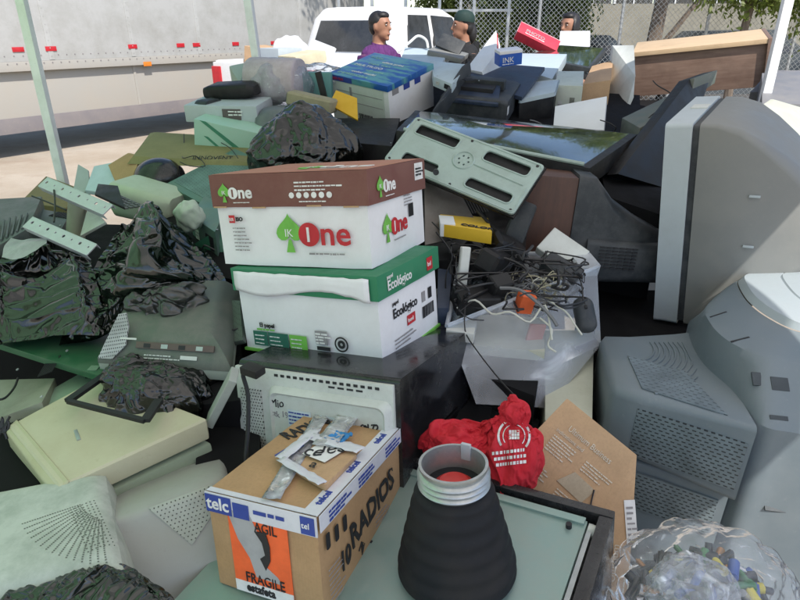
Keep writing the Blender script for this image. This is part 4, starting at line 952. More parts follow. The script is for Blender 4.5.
# cases under the bin
qbox([U(470, 345, 1.72), U(545, 352, 1.68), U(545, 318, 1.95), U(470, 312, 1.95)], (0, 0, -.03), 'x', BEIGE).name = 'flat_case'
tag(bpy.data.objects['flat_case'], 'beige flat case seen through the left wall of the bin', 'case')
tag(qbox([U(472, 372, 1.66), U(535, 396, 1.58), U(545, 350, 1.85), U(478, 345, 1.85)], (0, 0, -.25), 'filler_case', GAP_SHADE), 'shade-black filler case under the bin behind the red bag', 'case')
tag(qbox([U(545, 420, 1.56), U(592, 440, 1.50), U(594, 330, 1.95), U(545, 330, 1.95)], (0, 0, -.4), 'beige_case', BEIGE), 'beige upright case propping the right end of the bin', 'case')

# --- red cloth bag
t = thing('cloth_bag', 'crumpled red cloth bag with white print between microwave and kraft box', 'bag', Matrix.Translation(U(495, 450, 1.36)))
RED = plastic('red_cloth', (.52, .012, .025), .75, .4, (.30, .005, .015), 9, speck=0)
cl_ = b = blob('cloth', RED, at(Vector((-.005, 0, .0)), 0, 0, 0), (.072, .065, .100), 6, .26, 6, 1.3, 0, 1.1, t, .03); b.location = (0.025, 0, -.01); wrinkle(b, .28, 18, inset=.012)
b = blob('cloth_fold', RED, Matrix.Identity(4), (.075, .06, .05), 16, .30, 6, 1.3, 0, 1.2, t, .03); b.location = (-.065, .01, .01); wrinkle(b, .28, 18, inset=.012)
b = blob('knot', RED, Matrix.Identity(4), (.032, .03, .045), 9, .2, 5, .6, 0, 1.3, t, .03); b.location = (.035, .01, .085); wrinkle(b, .3, 14, inset=.01)
from mathutils.bvhtree import BVHTree
def caster(o, parent, lift=.002):
    """points on o's folds as seen at px, py, in the parent's space"""
    bpy.context.view_layer.update(); mw = o.matrix_world; T = BVHTree.FromPolygons([mw @ v.co for v in o.data.vertices], [tuple(p.vertices) for p in o.data.polygons])
    inv = parent.matrix_world.inverted(); c = Vector((0, 0, CAMH))
    def f(px, py):
        d = (U(px, py, 1)-c).normalized(); h = T.ray_cast(c, d)[0]; return None if h is None else inv @ (h-d*lift)
    return f
fcl = caster(cl_, t); b = B()
def patch(ps):
    q = [fcl(x, y) for x, y in ps]
    if all(q) and max((q[0]-k).length for k in q) < .03: b.poly(q)
for rr, ww, st in ((14.5, 2.2, 8), (10.5, .9, 8)):
    for a in range(-215, 36, st):
        a0, a1 = R(a), R(a+st); patch([(514+rr*math.cos(a0), 436+rr*math.sin(a0)*1.05), (514+(rr+ww)*math.cos(a0), 436+(rr+ww)*math.sin(a0)*1.05), (514+(rr+ww)*math.cos(a1), 436+(rr+ww)*math.sin(a1)*1.05), (514+rr*math.cos(a1), 436+rr*math.sin(a1)*1.05)])
for x in range(4):
    for y in range(3): patch([(509+x*2.7, 430+y*3.2), (511.3+x*2.7, 430+y*3.2), (511.3+x*2.7, 432.8+y*3.2), (509+x*2.7, 432.8+y*3.2)])
rp = random.Random(5)
for r_ in range(3):
    x = 492+r_*2
    while x < 524:
        w_ = rp.uniform(1.2, 3.2); y = 451+r_*6+(x-500)*-.12; patch([(x, y), (x+w_, y-.2), (x+w_, y+3), (x, y+3.2)]); x += w_+rp.uniform(.7, 1.4)
b.done('round_print', INK_WHITE, t)

# --- kraft box, right
cA, cB, cC, cD = U(567, 398, 1.47), U(637, 455, 1.42), U(605, 515, 1.40), U(507, 486, 1.42)
cC2 = cB+(cC-cB)*1.9; cD2 = cA+(cC-cB)*1.9+(cA-cB)*.35; O_, X_, Y_ = cA+(cC-cB), cC, cA; cdn = (U(628, 600, 1.38)-cB)*1.7
t, w, h = slab('cardboard_box', 'kraft box with white printing on its sloping top, leaning behind the oven', 'cardboard box', O_, X_, Y_, .3, KRAFT_L)
ti = t.matrix_world.inverted(); R3 = t.matrix_world.to_3x3(); dn = (R3.inverted() @ cdn).normalized()
b = B(); tq = [ti @ q for q in (cD2, cC2, cB, cA)]; b.hexa([q+dn*cdn.length for q in tq]+tq, .002); cbx = b
SDM, sw_, sh_ = frame(ti @ cC, ti @ cB, (ti @ cC)-dn); b.done('carton_body', KRAFT_L, t)
PW = flat('pale_print', (.62, .55, .44))
for k, (x, y, s_, L) in enumerate(((.015, h-.035, .016, .15),)):
    text('Ultimum Business', .021, TX(w*.10, h*.62, .0015, 0), PW, t, sx=.8)
text('indications and', .013, TX(w*.0, h*.50, .0015, 0), PW, t)
for x, y, n_, ww in ((.02, .44, 6, .32), (.48, .44, 4, .34), (-.05, .02, 6, .28), (.42, -.16, 5, .3)): lines(t, TX(w*x, h*y, .0015), w*ww, n_, .0075, .0035, PW, seed=int(x*90+y*31))
b = B(); b.prism([(w*.36, h*-.08), (w*.72, h*-.10), (w*.76, h*.18), (w*.46, h*.20)], .0005, .0022); b.done('sticker_residue', cardboard('worn_card', (.46, .38, .27)), t)
b = B(); b.tube([(w*.74, h*.18, .003), (w*.80, h*.0, .006), (w*.86, h*-.14, .003)], .002, 6); b.done('strap_end', BK, t)
sd = SDM
kb = [o for o in COL.objects if o.parent == t and o.name.startswith('carton_body')][0]
Q = stick(kb, 631, 522, t, 0, .0015)
quad(t, Q @ TX(-.014, -.05, 0), .026, .10, INK_WHITE, 'white_label'); lines(t, Q @ TX(-.010, .035, .0015), .018, 7, .012, .005, INK_GREY, seed=5)
Q = stick(kb, 617, 560, t, 78, .0015); text('Ultimum', .024, Q @ TX(-.05, 0, 0), PW, t); Q = stick(kb, 622, 590, t, 78, .0015); lines(t, Q @ TX(-.03, 0, 0), .07, 2, .010, .004, PW, seed=6)

# --- pale metal rear panel with slots
O_, X_, Y_ = U(384, 160, 2.06), U(513, 215, 1.88), U(393, 108, 2.16)
M, w, h = frame(O_, X_, Y_); t = thing('tv_back_panel', 'pale green pressed metal panel with slots and round hub behind the top carton', 'panel', M)
cx, cy = w*.50, h*.55
def slot(x0, x1, y0, y1, r): return rrect(x1-x0, y1-y0, r, (x0+x1)/2, (y0+y1)/2, 4)
cirh = [[(cx+.03*math.cos(a)*q+0, cy+.03*math.sin(a)*q) for a in [2*PI*k/10 for k in range(10)] for q in (1,)] for _ in (0,)]
holes = [slot(w*.06, w*.40, h*.68, h*.90, .012), slot(w*.60, w*.94, h*.68, h*.90, .015), slot(w*.60, w*.94, h*.12, h*.32, .015), slot(w*.10, w*.38, h*.12, h*.30, .012)]
holes += [[(cx+.018*math.cos(a0)+.005*math.cos(a), cy+.018*math.sin(a0)+.005*math.sin(a)) for a in [2*PI*k/8 for k in range(8)]] for a0 in [2*PI*j/6 for j in range(6)]]
plate(rrect(w, h, .012, w/2, h/2, 3), holes, .006, Matrix.Identity(4), 'sheet', PALEG, t)
b = B(); b.lathe([(.030, .003), (.033, .008), (.036, .008), (.040, .003)], 28, Matrix.Translation((cx, cy, 0)), False)
for L in holes[:3]: b.tube([(x, y, .004) for x, y in L]+[(L[0][0], L[0][1], .004)], .0035, 6, 1)
b.tube([(x, y, .002) for x, y in rrect(w-.01, h-.01, .012, w/2, h/2)]+[(w-.01, h/2, .002)], .005, 6, 1)
b.tube([(cx+.04, cy, .003), (w*.60, cy, .004), (w*.95, cy-.005, .004)], .004, 6, 1); b.done('pressed_ridge', PALEG, t)
b = B()
for x, y in ((.03, .95), (.47, .94), (.96, .94), (.97, .05), (.03, .06), (.52, .05)): b.cyl((w*x, h*y, .003), (w*x, h*y, .0055), .005, n=8)
b.done('screw', BK, t)
B().box(-.004, w+.004, -.004, h+.004, -.02, -.008, .003).done('dark_rim', BLACKP, t)

# --- flat topped TV lying face up
P = [U(396, 130, 2.40), U(590, 168, 2.14), U(638, 134, 2.58), U(415, 110, 2.82)]
t, p, inv = anchored('crt_television', 'black television lying face up, its glass reflecting the green tent', 'television', P, 'dark televisions behind the cable bin')
B().hexa([q+Vector((0, 0, -.075)) for q in p]+p, .008).done('bezel', BLACKP, t)
c_ = sum(p, Vector())/4; ins = [c_+(q-c_)*.93+Vector((0, 0, .001)) for q in p]
m, nt, b_ = nodes('crt_glass'); b_.inputs['Base Color'].default_value = (.035, .045, .04, 1); b_.inputs['Roughness'].default_value = .08; b_.inputs['Specular IOR Level'].default_value = 1.0
v = coords(nt); rr = ramp(nt, nz(nt, v, 5, 6, .7), [(.45, .07), (.75, .30)]); lk(nt, rr, b_.inputs['Roughness']); lk(nt, mixc(nt, ramp(nt, nz(nt, v, 9, 6, .75), [(.5, 0), (.8, .5)]), (.03, .045, .035), (.16, .17, .14)), b_.inputs['Base Color'])
b_.inputs['Coat Weight'].default_value = 1; b_.inputs['Coat Roughness'].default_value = .04; CRTG = m
B().grid(lambda u, v: bil(ins[0], ins[1], ins[2], ins[3], u, v)+Vector((0, 0, .016*(1-(2*u-1)**2)*(1-(2*v-1)**2))), 16, 12).done('screen', CRTG, t)
B().tube([ins[0]+Vector((0, -.01, .004)), ins[1]+Vector((0, -.01, .004))], .008, 8, 1).done('edge_trim', PALEG, t)
e = [c_+(q-c_)*.8 for q in p]
B().hexa([q+Vector((0, 0, -.26)) for q in [c_+(q-c_)*.5 for q in p]]+[q+Vector((0, 0, -.075)) for q in e], .01).done('rear_shell', BLACKP, t)

# --- brown sided TV beneath it
M = at(U(530, 250, 2.12), -6, -4, 3); t = thing('crt_television', 'black television with brown wooden side below the face up set', 'television', M, 'dark televisions behind the cable bin')
BRW = woodm('brown_veneer', (.06, .028, .02), (.10, .045, .03), (14, 14, 2))
B().box(-.04, .13, 0, .45, -.05, .26, .006).done('wood_side', BRW, t)
B().loft(secs([(.13, -.004, .45, -.06, .27, .012), (.19, 0, .45, -.06, .265, .02), (.26, .01, .43, -.06, .19, .04), (.36, .02, .40, -.06, .13, .05), (.47, .05, .36, -.05, .08, .05)], 5)).done('rear_shell', DARKP, t, ang=50)
B().loft(secs([(.19, -.012, .4, -.10, .06, .02), (.46, .0, .38, -.09, .055, .04)], 5)).done('lower_shell', DARKP, t, ang=50)
b = B()
for k in range(7):
    for j in range(6): b.box(.235+j*.022, .252+j*.022, -.0135, -.006, -.04+k*.012, -.0355+k*.012)
b.done('louvres', INK_BLACK, t)

# --- tilted dark flat set
P = [U(690, 79, 2.75), U(713, 71, 2.95), U(672, 190, 2.45), U(618, 174, 2.30)]
t, p, inv = anchored('flat_television', 'black slim television leaning steeply beside the big pale grey set', 'television', P, 'dark televisions behind the cable bin')
nrm = (p[1]-p[0]).cross(p[3]-p[0]).normalized(); nrm = nrm if nrm.y > 0 else -nrm
B().hexa([q+nrm*.05 for q in p]+p, .006).done('cabinet', BLACKP, t)
b = B(); b.hexa([q+nrm*.0 for q in (p[0], p[1], p[1]+Vector((0, 0, -.06)), p[0]+Vector((0, 0, -.09)))]+[q-nrm*.02 for q in (p[0], p[1], p[1]+Vector((0, 0, -.06)), p[0]+Vector((0, 0, -.09)))], .002); b.done('end_cap', COPPERG, t)
P = [U(622, 118, 2.95), U(668, 96, 3.0), U(690, 100, 2.8), U(640, 128, 2.7)]
tag(qbox(P[:1]+P[3:]+P[2:3]+P[1:2], (0, 0, -.12), 'dark_board', COPPERG), 'dark green board lying below the wooden cabinet', 'board')
tag(qbox([U(606, 196, 2.2), U(662, 215, 2.15), U(662, 185, 2.45), U(600, 168, 2.45)], (0, 0, -.5), 'filler_case', GAP_SHADE), 'shade-black filler case in the gap left of the pale grey television', 'case')
tag(qbox([U(575, 350, 2.0), U(690, 350, 1.95), U(690, 290, 2.35), U(580, 290, 2.35)], (0, 0, -.6), 'filler_case', GAP_SHADE), 'shade-black filler case deep in the gap right of the bin', 'case')

# --- wooden cabinet
M = place((1.965, 4.239, 1.304), [R(6.7), R(-6.6), R(-23.1)]); w, d, h = .75, .424, .266
t = thing('wooden_cabinet', 'long dark wooden cabinet with pale sunlit top, highest on the right of the heap', 'cabinet', M)
WD = woodm('dark_board_wood', (.16, .095, .068), (.24, .16, .12), (2, 8, 20), .6); WL = woodm('pale_board_wood', (.55, .38, .22), (.62, .46, .29), (2, 16, 8), .6)
B().box(-w/2, w/2-.012, -d/2, d/2, 0, h-.014, .003).done('side_board', WD, t)
B().box(-w/2-.01, w/2-.008, -d/2-.022, d/2, h-.014, h+.012, .002).done('top_board', WL, t)
B().box(w/2-.014, w/2+.008, -d/2-.026, d/2+.004, -.004, h+.014, .002).done('end_board', WD, t)
P = [U(621, 124, 3.5), U(636, 96, 3.45), U(634, 45, 3.6), U(615, 46, 3.65)]
Pn = [U(613, 46, 3.7), U(634, 45, 3.6), U(635, 76, 3.5), U(634, 97, 3.45), U(622, 124, 3.45), U(609, 97, 3.7)]
t, p, inv = anchored('white_housing', 'white folded sheet housing butted against the left end of the wooden cabinet', 'housing', Pn)
B().hexa([p[5], p[4], p[3], p[0]+Vector((.02, .1, -.1))]+[p[0], p[2]+Vector((0, -.01, 0)), p[1], p[0]+Vector((.04, .15, .0))], .003).done('sheet', OFFW, t)
# grey cases right edge
tag(qbox([U(762, 104, 2.9), U(812, 104, 2.85), U(812, 70, 3.3), U(762, 73, 3.3)], (0, 0, -.5), 'server_case', plastic('mid_grey_steel', (.17, .17, .18), .5, .3, (.3, .28, .25), 8)), 'grey steel case at the right edge behind the pale grey television', 'case')
t, p, inv = anchored('equipment_rack', 'dark grey equipment panel with slots at the far right of the heap', 'rack', [U(750, 92, 3.3), U(830, 92, 3.3), U(830, 70, 3.4), U(770, 70, 3.4)])
MG = plastic('rack_grey', (.13, .13, .14), .5, .35, (.28, .26, .24), 8)
B().hexa([q+Vector((0, 0, -.55)) for q in p]+p, .006).done('cabinet', MG, t)
b = B()
for k in range(10): b.box(.02, .05, -.092-.0, -.084, -.05-k*.014, -.045-k*.014)
b.done('slots', INK_BLACK, t)
t, p, inv = anchored('crt_monitor', 'cream monitor back peeking out behind the pale grey television', 'monitor', [U(757, 106, 2.55), U(800, 150, 2.45), U(815, 110, 2.8), U(770, 98, 2.9)])
B().hexa([q+Vector((0, 0, -.4)) for q in p]+p, .03, 4).done('rear_shell', BEIGE, t)
B().hexa([p[0]*.5+p[1]*.5+Vector(q) for q in ((-.06, -.01, -.09), (.05, -.02, -.12), (.05, 0, -.12), (-.06, .01, -.09), (-.06, -.01, .0), (.05, -.02, -.03), (.05, 0, -.03), (-.06, .01, 0))], .003).done('dark_inset', NAVYP, t)
tag(qbox([U(784, 135, 2.6), U(830, 160, 2.5), U(830, 120, 2.8), U(790, 110, 2.85)], (0, 0, -.3), 'white_case', OFFW), 'white sheet case low at the far right edge', 'case')
# ------------------------------------------------------------------ back row of the heap
w, d, h = .408, .37, .248
M = place((-.085, 3.472, 1.217), [R(14.), R(6.2), R(-39.)])
t = thing('product_box', 'white retail carton under a blue and green printed lid, in front of the purple shirt', 'carton', M)
WG = plastic('white_green_card', (.55, .60, .56), .5, .3, (.35, .4, .36), 10)
B().box(-w/2, w/2, -d/2, d/2, 0, h-.02, .003).done('carton_body', WHITE_CARD, t); B().box(-w/2-.002, w/2-.03, -d/2-.003, -d/2+.01, .0, h-.03, .002).done('front_print', WG, t)
m, nt, b_ = nodes('blue_print'); v = coords(nt, scale=(1.2, 5, 1)); lk(nt, mixc(nt, ramp(nt, nz(nt, v, 5, 4), [(.44, 0), (.55, 1)]), (.02, .10, .36), (.10, .30, .33)), b_.inputs['Base Color']); b_.inputs['Roughness'].default_value = .3; BLUEP = m
B().box(-w/2-.004, w/2+.004, -d/2-.006, d/2+.004, h-.03, h, .003).done('lid', BLUEP, t)
for k in range(7): text(('IMPRESORA', 'color multi', 'wifi print', 'MULTIUSO', 'copia scan', 'office print', 'inkjet')[k], .034-.003*(k % 3), TX(-w/2+.03+.06*(k % 3), -d/2+.03+k*.045, h+.001), INK_WHITE if k % 2 else flat('ink_pale_green', (.30, .55, .45)), t, sx=1.2)
b = B()
for z in (.06, .12, .17): b.box(-w/2+.05, w/2-.04, -d/2-.0045, -d/2-.003, z, z+.003)
b.box(-.06, -.045, -d/2-.005, -d/2-.003, .1, .2); b.done('print_lines', INK_GREY, t)
quad(t, FX(-w/2+.01, h-.028, -d/2-.0065), .16, .026, INK_BLUE, 'blue_print_band'); text('LASER FILM', .018, FX(-w/2+.02, h-.022, -d/2-.008), INK_RED, t)
bars(t, FX(-.01, .02, -d/2-.004), .09, .05, 14); quad(t, FX(-.10, .02, -d/2-.004), .06, .04, INK_GREY, 'print_patch')
for k in range(3): quad(t, RX(-d/2+.03+k*.09, h-.06, w/2+.001), .05, .04, INK_BLUE if k else INK_GREY, 'side_mark')
w, d, h = .36, .341, .12
M = place((.43, 3.409, 1.245), [R(12.8), R(3.5), R(-20.6)])
t = thing('inkjet_printer', 'navy black printer with open paper slot in the middle of the back row', 'printer', M)
B().loft(secs([(-w/2, -d/2+.03, d/2, 0, h-.02, .02), (-w/2+.03, -d/2, d/2, 0, h, .015), (w/2-.03, -d/2, d/2, 0, h, .015), (w/2, -d/2+.02, d/2, 0, h-.01, .02)])).done('casing', DARKP, t)
B().hexa([(-w/2+.03, -d/2-.012, h-.03), (w/2-.04, -d/2-.012, h-.03), (w/2-.07, -.02, h-.005), (-w/2+.08, -.02, h-.005), (-w/2+.03, -d/2-.012, h-.012), (w/2-.04, -d/2-.012, h-.012), (w/2-.07, -.02, h+.03), (-w/2+.08, -.02, h+.03)], .006).done('output_tray', NAVYP, t)
B().box(-.09, .09, -.10, -.03, h+.0, h+.03, .004).done('paper_slot', INK_BLACK, t)
B().box(-.12, .13, -.025, .03, h, h+.05, .008).done('top_cover', DARKP, t)
B().box(w/2-.002, w/2+.002, -d/2+.03, -d/2+.06, .04, .08, .001).done('side_label', INK_WHITE, t)
def sl4(name, label, cat, P, th, mat, group=None, bev=.004):
    o = tag(qbox(P, (0, 0, -th), name, mat, None, bev), label, cat, group); w = (P[1]-P[0]).length; h = min(th, .3)
    if mat is not GAP_SHADE and w > .1 and 'carton' not in name and 'lid' not in name and h > .03:
        F, _, _ = frame(P[0]+Vector((0, 0, -h)), P[1]+Vector((0, 0, -h)), P[0]+Vector((0, 0, .01))); r = random.Random(int(w*1e4)); b = B()
        for k in range(r.choice((6, 8, 10))): b.box(w*.58+k*w*.03, w*.58+k*w*.03+w*.014, h*.3, h*.75, -.001, .0022, 0, F)
        b.done('vent_slots', INK_BLACK, o); quad(o, F @ TX(w*.15, h*.35, .0018), w*.16, h*.32, OFFW, 'label'); lines(o, F @ TX(w*.165, h*.60, .003), w*.12, 2, h*.10, h*.05, INK_GREY, seed=int(w*1e3))
        T, tw, th_ = frame(P[0], P[1], P[3]); b = B()
        for x, y in ((.06, .1), (.94, .1), (.94, .9), (.06, .9)): b.cyl(T @ Vector((tw*x, th_*y, 0)), T @ Vector((tw*x, th_*y, .0025)), .004, n=8)
        b.done('corner_screws', SILVER, o)
        b = B()
        for k in range(9): b.box(tw*.62+k*tw*.028, tw*.62+k*tw*.028+tw*.012, th_*.55, th_*.85, -.001, .0015, 0, T)
        b.done('top_slots', INK_BLACK, o)
    return o
sl4('scanner_lid', 'dark navy flat lid tilted behind the black printer', 'lid', [U(463, 79, 3.35), U(522, 97, 3.15), U(545, 67, 3.5), U(481, 62, 3.7)], .02, NAVYP)
t, p, inv = anchored('document_scanner', 'grey scanner with rounded lid right of the navy lid', 'scanner', [U(518, 100, 3.2), U(556, 92, 3.2), U(560, 79, 3.4), U(530, 82, 3.45)])
B().hexa([q+Vector((0, 0, -.02)) for q in p]+p, .02, 3).done('lid', LBLUE, t); B().hexa([q*.9+Vector((0, 0, -.14)) for q in p]+[q*.95+Vector((0, 0, -.02)) for q in p], .01).done('base', BLACKP, t)
t, p, inv = anchored('dvd_player', 'pale blue disc player lying flat in the sun, right of the blue carton', 'disc player', [U(500, 62, 3.75), U(552, 79, 3.5), U(567, 54, 3.9), U(508, 53, 4.1)])
B().hexa([q+Vector((0, 0, -.06)) for q in p]+p, .004).done('casing', LBLUE, t)
b = B(); c_ = sum(p, Vector())/4
for k in (-.12, 0, .12): b.box(c_.x+k, c_.x+k+.03, c_.y+.14, c_.y+.15, c_.z+.012, c_.z+.02)
b.done('top_slots', INK_BLACK, t)
def carton(name, label, P, th, mat, cat='carton', extra=None, group=None):
    t, p, inv = anchored(name, label, cat, P, group); B().hexa([q+Vector((0, 0, -th)) for q in p]+p, .002).done('carton_body', mat, t); return t, p
M = place((.60, 3.60, 1.468), [R(9.7), R(-5.6), R(12.9)]); t = thing('small_carton', 'small blue carton with white top standing above the black printer', 'carton', M)
B().box(-.065, .065, -.04, .04, 0, .062, .002).done('carton_body', plastic('bright_blue_card', (.015, .08, .42), .35, .3, (.05, .2, .5), 30), t); B().box(-.066, .066, -.041, .041, .062, .078, .002).done('carton_top', WHITE_CARD, t)
text('INK', .04, FX(-.05, .018, -.0415), INK_WHITE, t); lines(t, FX(-.05, .012, -.0415), .1, 1, .01, .005, INK_WHITE)
P = [U(513, 40, 4.3), U(537, 51, 4.1), U(560, 46, 4.3), U(524, 22, 4.5)]
t = thing('red_carton', 'red and white carton tilted in front of the trees', 'carton', Matrix.Translation(U(537, 40, 4.3)) @ Euler((R(-52), R(24), R(-8))).to_matrix().to_4x4())
B().box(-.155, .155, -.035, .035, -.055, .055, .003).done('carton_body', flat('red_card', (.60, .03, .06)), t); B().box(-.156, .157, -.036, .036, .053, .058, .002).box(-.157, -.153, -.03, .03, -.05, .05).done('pale_edge', flat('pink_card', (.8, .45, .45)), t)
text('PHOTO', .042, FX(-.10, -.02, -.0365), INK_GREY, t, bold=.001); lines(t, FX(-.1, -.03, -.0365), .2, 1, .01, .006, INK_WHITE)
def leanpanel(name, label, cat, P, th, mat, bev=.004):
    t, p, inv = anchored(name, label, cat, P); n = (p[1]-p[0]).cross(p[3]-p[0]).normalized(); n = n if n.y > 0 else -n
    o = B().hexa([q+n*th for q in p]+p, bev).done('panel', mat, t); return t, p, n
t, p, n = leanpanel('white_carton', 'white retail carton with red edge leaning left of the blue carton', 'carton', [U(466, 69, 3.5), U(482, 72, 3.4), U(497, 52, 3.5), U(496, 30, 3.7)], .10, STEELW)
t2 = t; b = B(); b.hexa([p[2]+Vector((0, -.002, -.01)), p[2]+Vector((.01, -.004, -.01)), p[3]+Vector((.01, -.004, -.02)), p[3]+Vector((0, -.002, -.02))]+[q+Vector((0, -.004, 0)) for q in (p[2]+Vector((0, -.002, -.01)), p[2]+Vector((.01, -.004, -.01)), p[3]+Vector((.01, -.004, -.02)), p[3]+Vector((0, -.002, -.02)))]); b.done('red_stripe', INK_RED, t)
t, p, inv = anchored('laptop', 'pale laptop held open by the watching woman', 'laptop', [U(559, 47, 4.9), U(590, 47, 4.85), U(589, 30, 5.0), U(556, 31, 5.05)])
LM, lw, lh = frame(p[0], p[1], p[3]); B().prism(rrect(lw, lh, .012, lw/2, lh/2, 4), -.008, .0, LM).done('lid', plastic('laptop_silver', (.55, .54, .54), .45, .15, (.4, .4, .4), 8), t)
B().box(0, lw, -.004, .008, .0, -.2, .003, LM).done('base', DARKP, t)
t, p, inv = anchored('flat_screen', 'dark dusty screen lying flat in front of the laptop', 'screen', [U(524, 56, 4.1), U(590, 68, 3.8), U(606, 48, 4.3), U(560, 45, 4.5)])
B().hexa([q+Vector((0, 0, -.04)) for q in p]+p, .004).done('frame', DARKP, t); c_ = sum(p, Vector())/4; i2 = [c_+(q-c_)*.92 for q in p]; B().hexa([q+Vector((0, 0, -.005)) for q in i2]+[q+Vector((0, 0, .002)) for q in i2]).done('screen', CRTG, t)
sl4('white_unit', 'off white unit with green side between scanner and wooden cabinet', 'appliance', [U(555, 85, 3.35), U(583, 86, 3.3), U(584, 71, 3.55), U(558, 71, 3.6)], .25, plastic('sage_white', (.50, .54, .47), .5, .3, (.3, .33, .28), 8))
t, p = carton('brown_carton', 'tan carton with a dark stamped panel, left of the white housing', [U(583, 84, 3.45), U(611, 80, 3.4), U(613, 60, 3.75), U(592, 66, 3.8)], .3, KRAFT_L)
fx = Matrix.Translation(p[0]+Vector((.015, -.004, -.12))) @ Matrix.Rotation(PI/2, 4, 'X'); quad(t, fx, .10, .055, flat('ink_brown', (.12, .06, .03)), 'stamped_panel'); text('101', .045, fx @ Matrix.Translation((.012, .01, .001)), KRAFT_L, t)
# small TV, white border
O_, X_, Y_ = U(553, 127, 2.95), U(603, 128, 2.85), U(555, 104, 3.0); Y_ = U(556, 105, 3.05)
P = [U(553, 129, 2.95), U(604, 130, 2.85), U(607, 96, 2.95), U(555, 106, 3.05)]
t, p, inv = anchored('portable_television', 'small white framed television with dark screen in the back row', 'television', P)
n = (p[1]-p[0]).cross(p[3]-p[0]).normalized(); n = n if n.y > 0 else -n; c_ = sum(p, Vector())/4
B().hexa([q+n*.05 for q in p]+p, .005).done('frame', STEELW, t); i2 = [c_+(q-c_)*.82 for q in p]; i2 = [q+Vector((.01, 0, -.008)) for q in i2]; B().hexa([q+n*.01 for q in i2]+[q-n*.003 for q in i2], .001).done('screen', CRTG, t)
B().hexa([c_+(q-c_)*.6+n*.2 for q in p]+[q+n*.05 for q in p], .01).done('rear_shell', OFFW, t)
# left of printer
sl4('office_telephone', 'pale blue desk telephone base behind the blue lidded carton', 'telephone', [U(433, 76, 3.1), U(452, 84, 3.0), U(468, 64, 3.2), U(430, 60, 3.4)], .05, LBLUE, bev=.012)
sl4('flat_case', 'pale blue flat case lying behind the blue lidded carton', 'case', [U(400, 60, 3.6), U(440, 66, 3.5), U(450, 50, 3.8), U(405, 47, 3.9)], .06, LBLUE, bev=.008)
leanpanel('curved_handle_unit', 'dark grey moulded unit slanting towards the black printer', 'unit', [U(431, 112, 2.9), U(445, 98, 2.95), U(470, 60, 3.2), U(462, 66, 3.1)], .08, DARKP, .01)
t = thing('open_device', 'grey hinged device with its lid raised beside the capped person', 'device', Matrix.Translation(U(450, 52, 3.7)))
B().box(-.12, .10, -.08, .08, -.03, .0, .01, Euler((R(10), R(12), R(-20))).to_matrix().to_4x4()).done('base', GREYTV, t); B().box(-.10, .06, -.01, .01, .0, .10, .008, Euler((R(-40), R(20), R(-20))).to_matrix().to_4x4()).done('lid', DARKP, t)
cable('handle_loop', 'white carrying handle arching left of the capped person', [U(*a) for a in ((398, 52, 3.8), (410, 42, 3.8), (418, 36, 3.8), (426, 40, 3.8), (428, 48, 3.8))], .008, STEELW, 'handle', None, 8)
tag(bpy.data.objects['handle_loop'], 'white carrying handle arching left of the capped person', 'handle'); bpy.data.objects['handle_loop'].pop('group', None) if False else None
# wrapped roll and neighbours
PK = clearfilm('wrap_film', (.93, .94, 1), .22, .15, 45, .8)
t = thing('wrapped_roll', 'thick roll in crinkled clear film below the tent leg', 'roll', at(U(282, 80, 3.15), -12, 0, 0))
ROLL = plastic('mauve_card', (.40, .35, .38), .6, .6, (.58, .54, .58), 30)
B().loft(secs([(-.17, -.11, .12, -.10, .10, .09), (-.15, -.12, .12, -.11, .11, .09), (.09, -.12, .12, -.105, .105, .09), (.10, -.11, .12, -.10, .10, .09)], 6)).done('roll_core', ROLL, t, ang=50)
b = blob('film', PK, Matrix.Identity(4), (.17, .125, .115), 5, .08, 5, .5, 0, 1.3, t, .03); b.location = (-.03, 0, 0); wrinkle(b, .15, 12, inset=.008)
t2_ = tag(B().box(-.14, .14, -.10, .10, -.06, .06, .02).done('green_unit', plastic('sage_plastic', (.33, .40, .33), .5, .3, (.4, .4, .35), 8), None, at(U(256, 85, 3.25), -60, 10, 25)), 'sage green unit propped at the left end of the wrapped roll', 'unit')
b = blob('film_sheet', FILM, at(U(318, 78, 3.3), -10, 0, 0), (.20, .12, .07), 15, .3, 5, .7, 0, 1.6, None, .12); tag(b, 'loose clear film spilling from the wrapped roll', 'film')
tag(B().loft(secs([(-.13, -.07, .07, -.03, .02, .02), (-.10, -.08, .08, -.035, .03, .02), (.10, -.08, .08, -.035, .03, .02), (.13, -.06, .06, -.03, .015, .02)], 4)).done('handheld_case', BLACKP, None, at(U(233, 89, 3.05), -8, 5, -3)), 'flat black case on the pale disc player at the left', 'case')
t = thing('disc_player', 'pale grey player turned on edge above the green striped box', 'disc player', at(U(232, 108, 3.0), -6, 4, 0))
B().box(-.19, .17, -.13, .13, -.045, .035, .01).done('casing', GREYTV_L, t); B().box(.0, .09, -.134, -.129, -.03, .02, .002).done('display', plastic('smoke_panel', (.10, .08, .08)), t); lines(t, FX(.03, .012, -.136), .07, 2, .015, .008, INK_WHITE, seed=2)
t = thing('striped_box', 'mint green box with darker green stripes, left in the back row', 'box', at(U(240, 140, 2.95), -12, 6, 10))
B().box(-.17, .19, -.13, .15, -.10, .10, .006).done('casing', MINT, t)
b = B(); b.prism([(-.14, .10), (-.11, .10), (.12, -.02), (.12, -.045)], 0, .001, FX(0, 0, -.1305)); b.prism([(-.12, .03), (-.10, .03), (.0, -.03), (.0, -.045)], 0, .001, FX(0, 0, -.1305)); b.done('stripe', flat('stripe_green', (.05, .22, .14)), t)
tag(B().loft(secs([(0, -.06, .06, -.10, .09, .03), (.03, -.07, .07, -.12, .10, .04), (.07, -.07, .07, -.12, .10, .03)], 5)).done('dark_speaker', DARKP, None, at(U(202, 118, 3.0), -20, 0, 8)), 'dark rounded speaker standing left of the striped box', 'speaker')
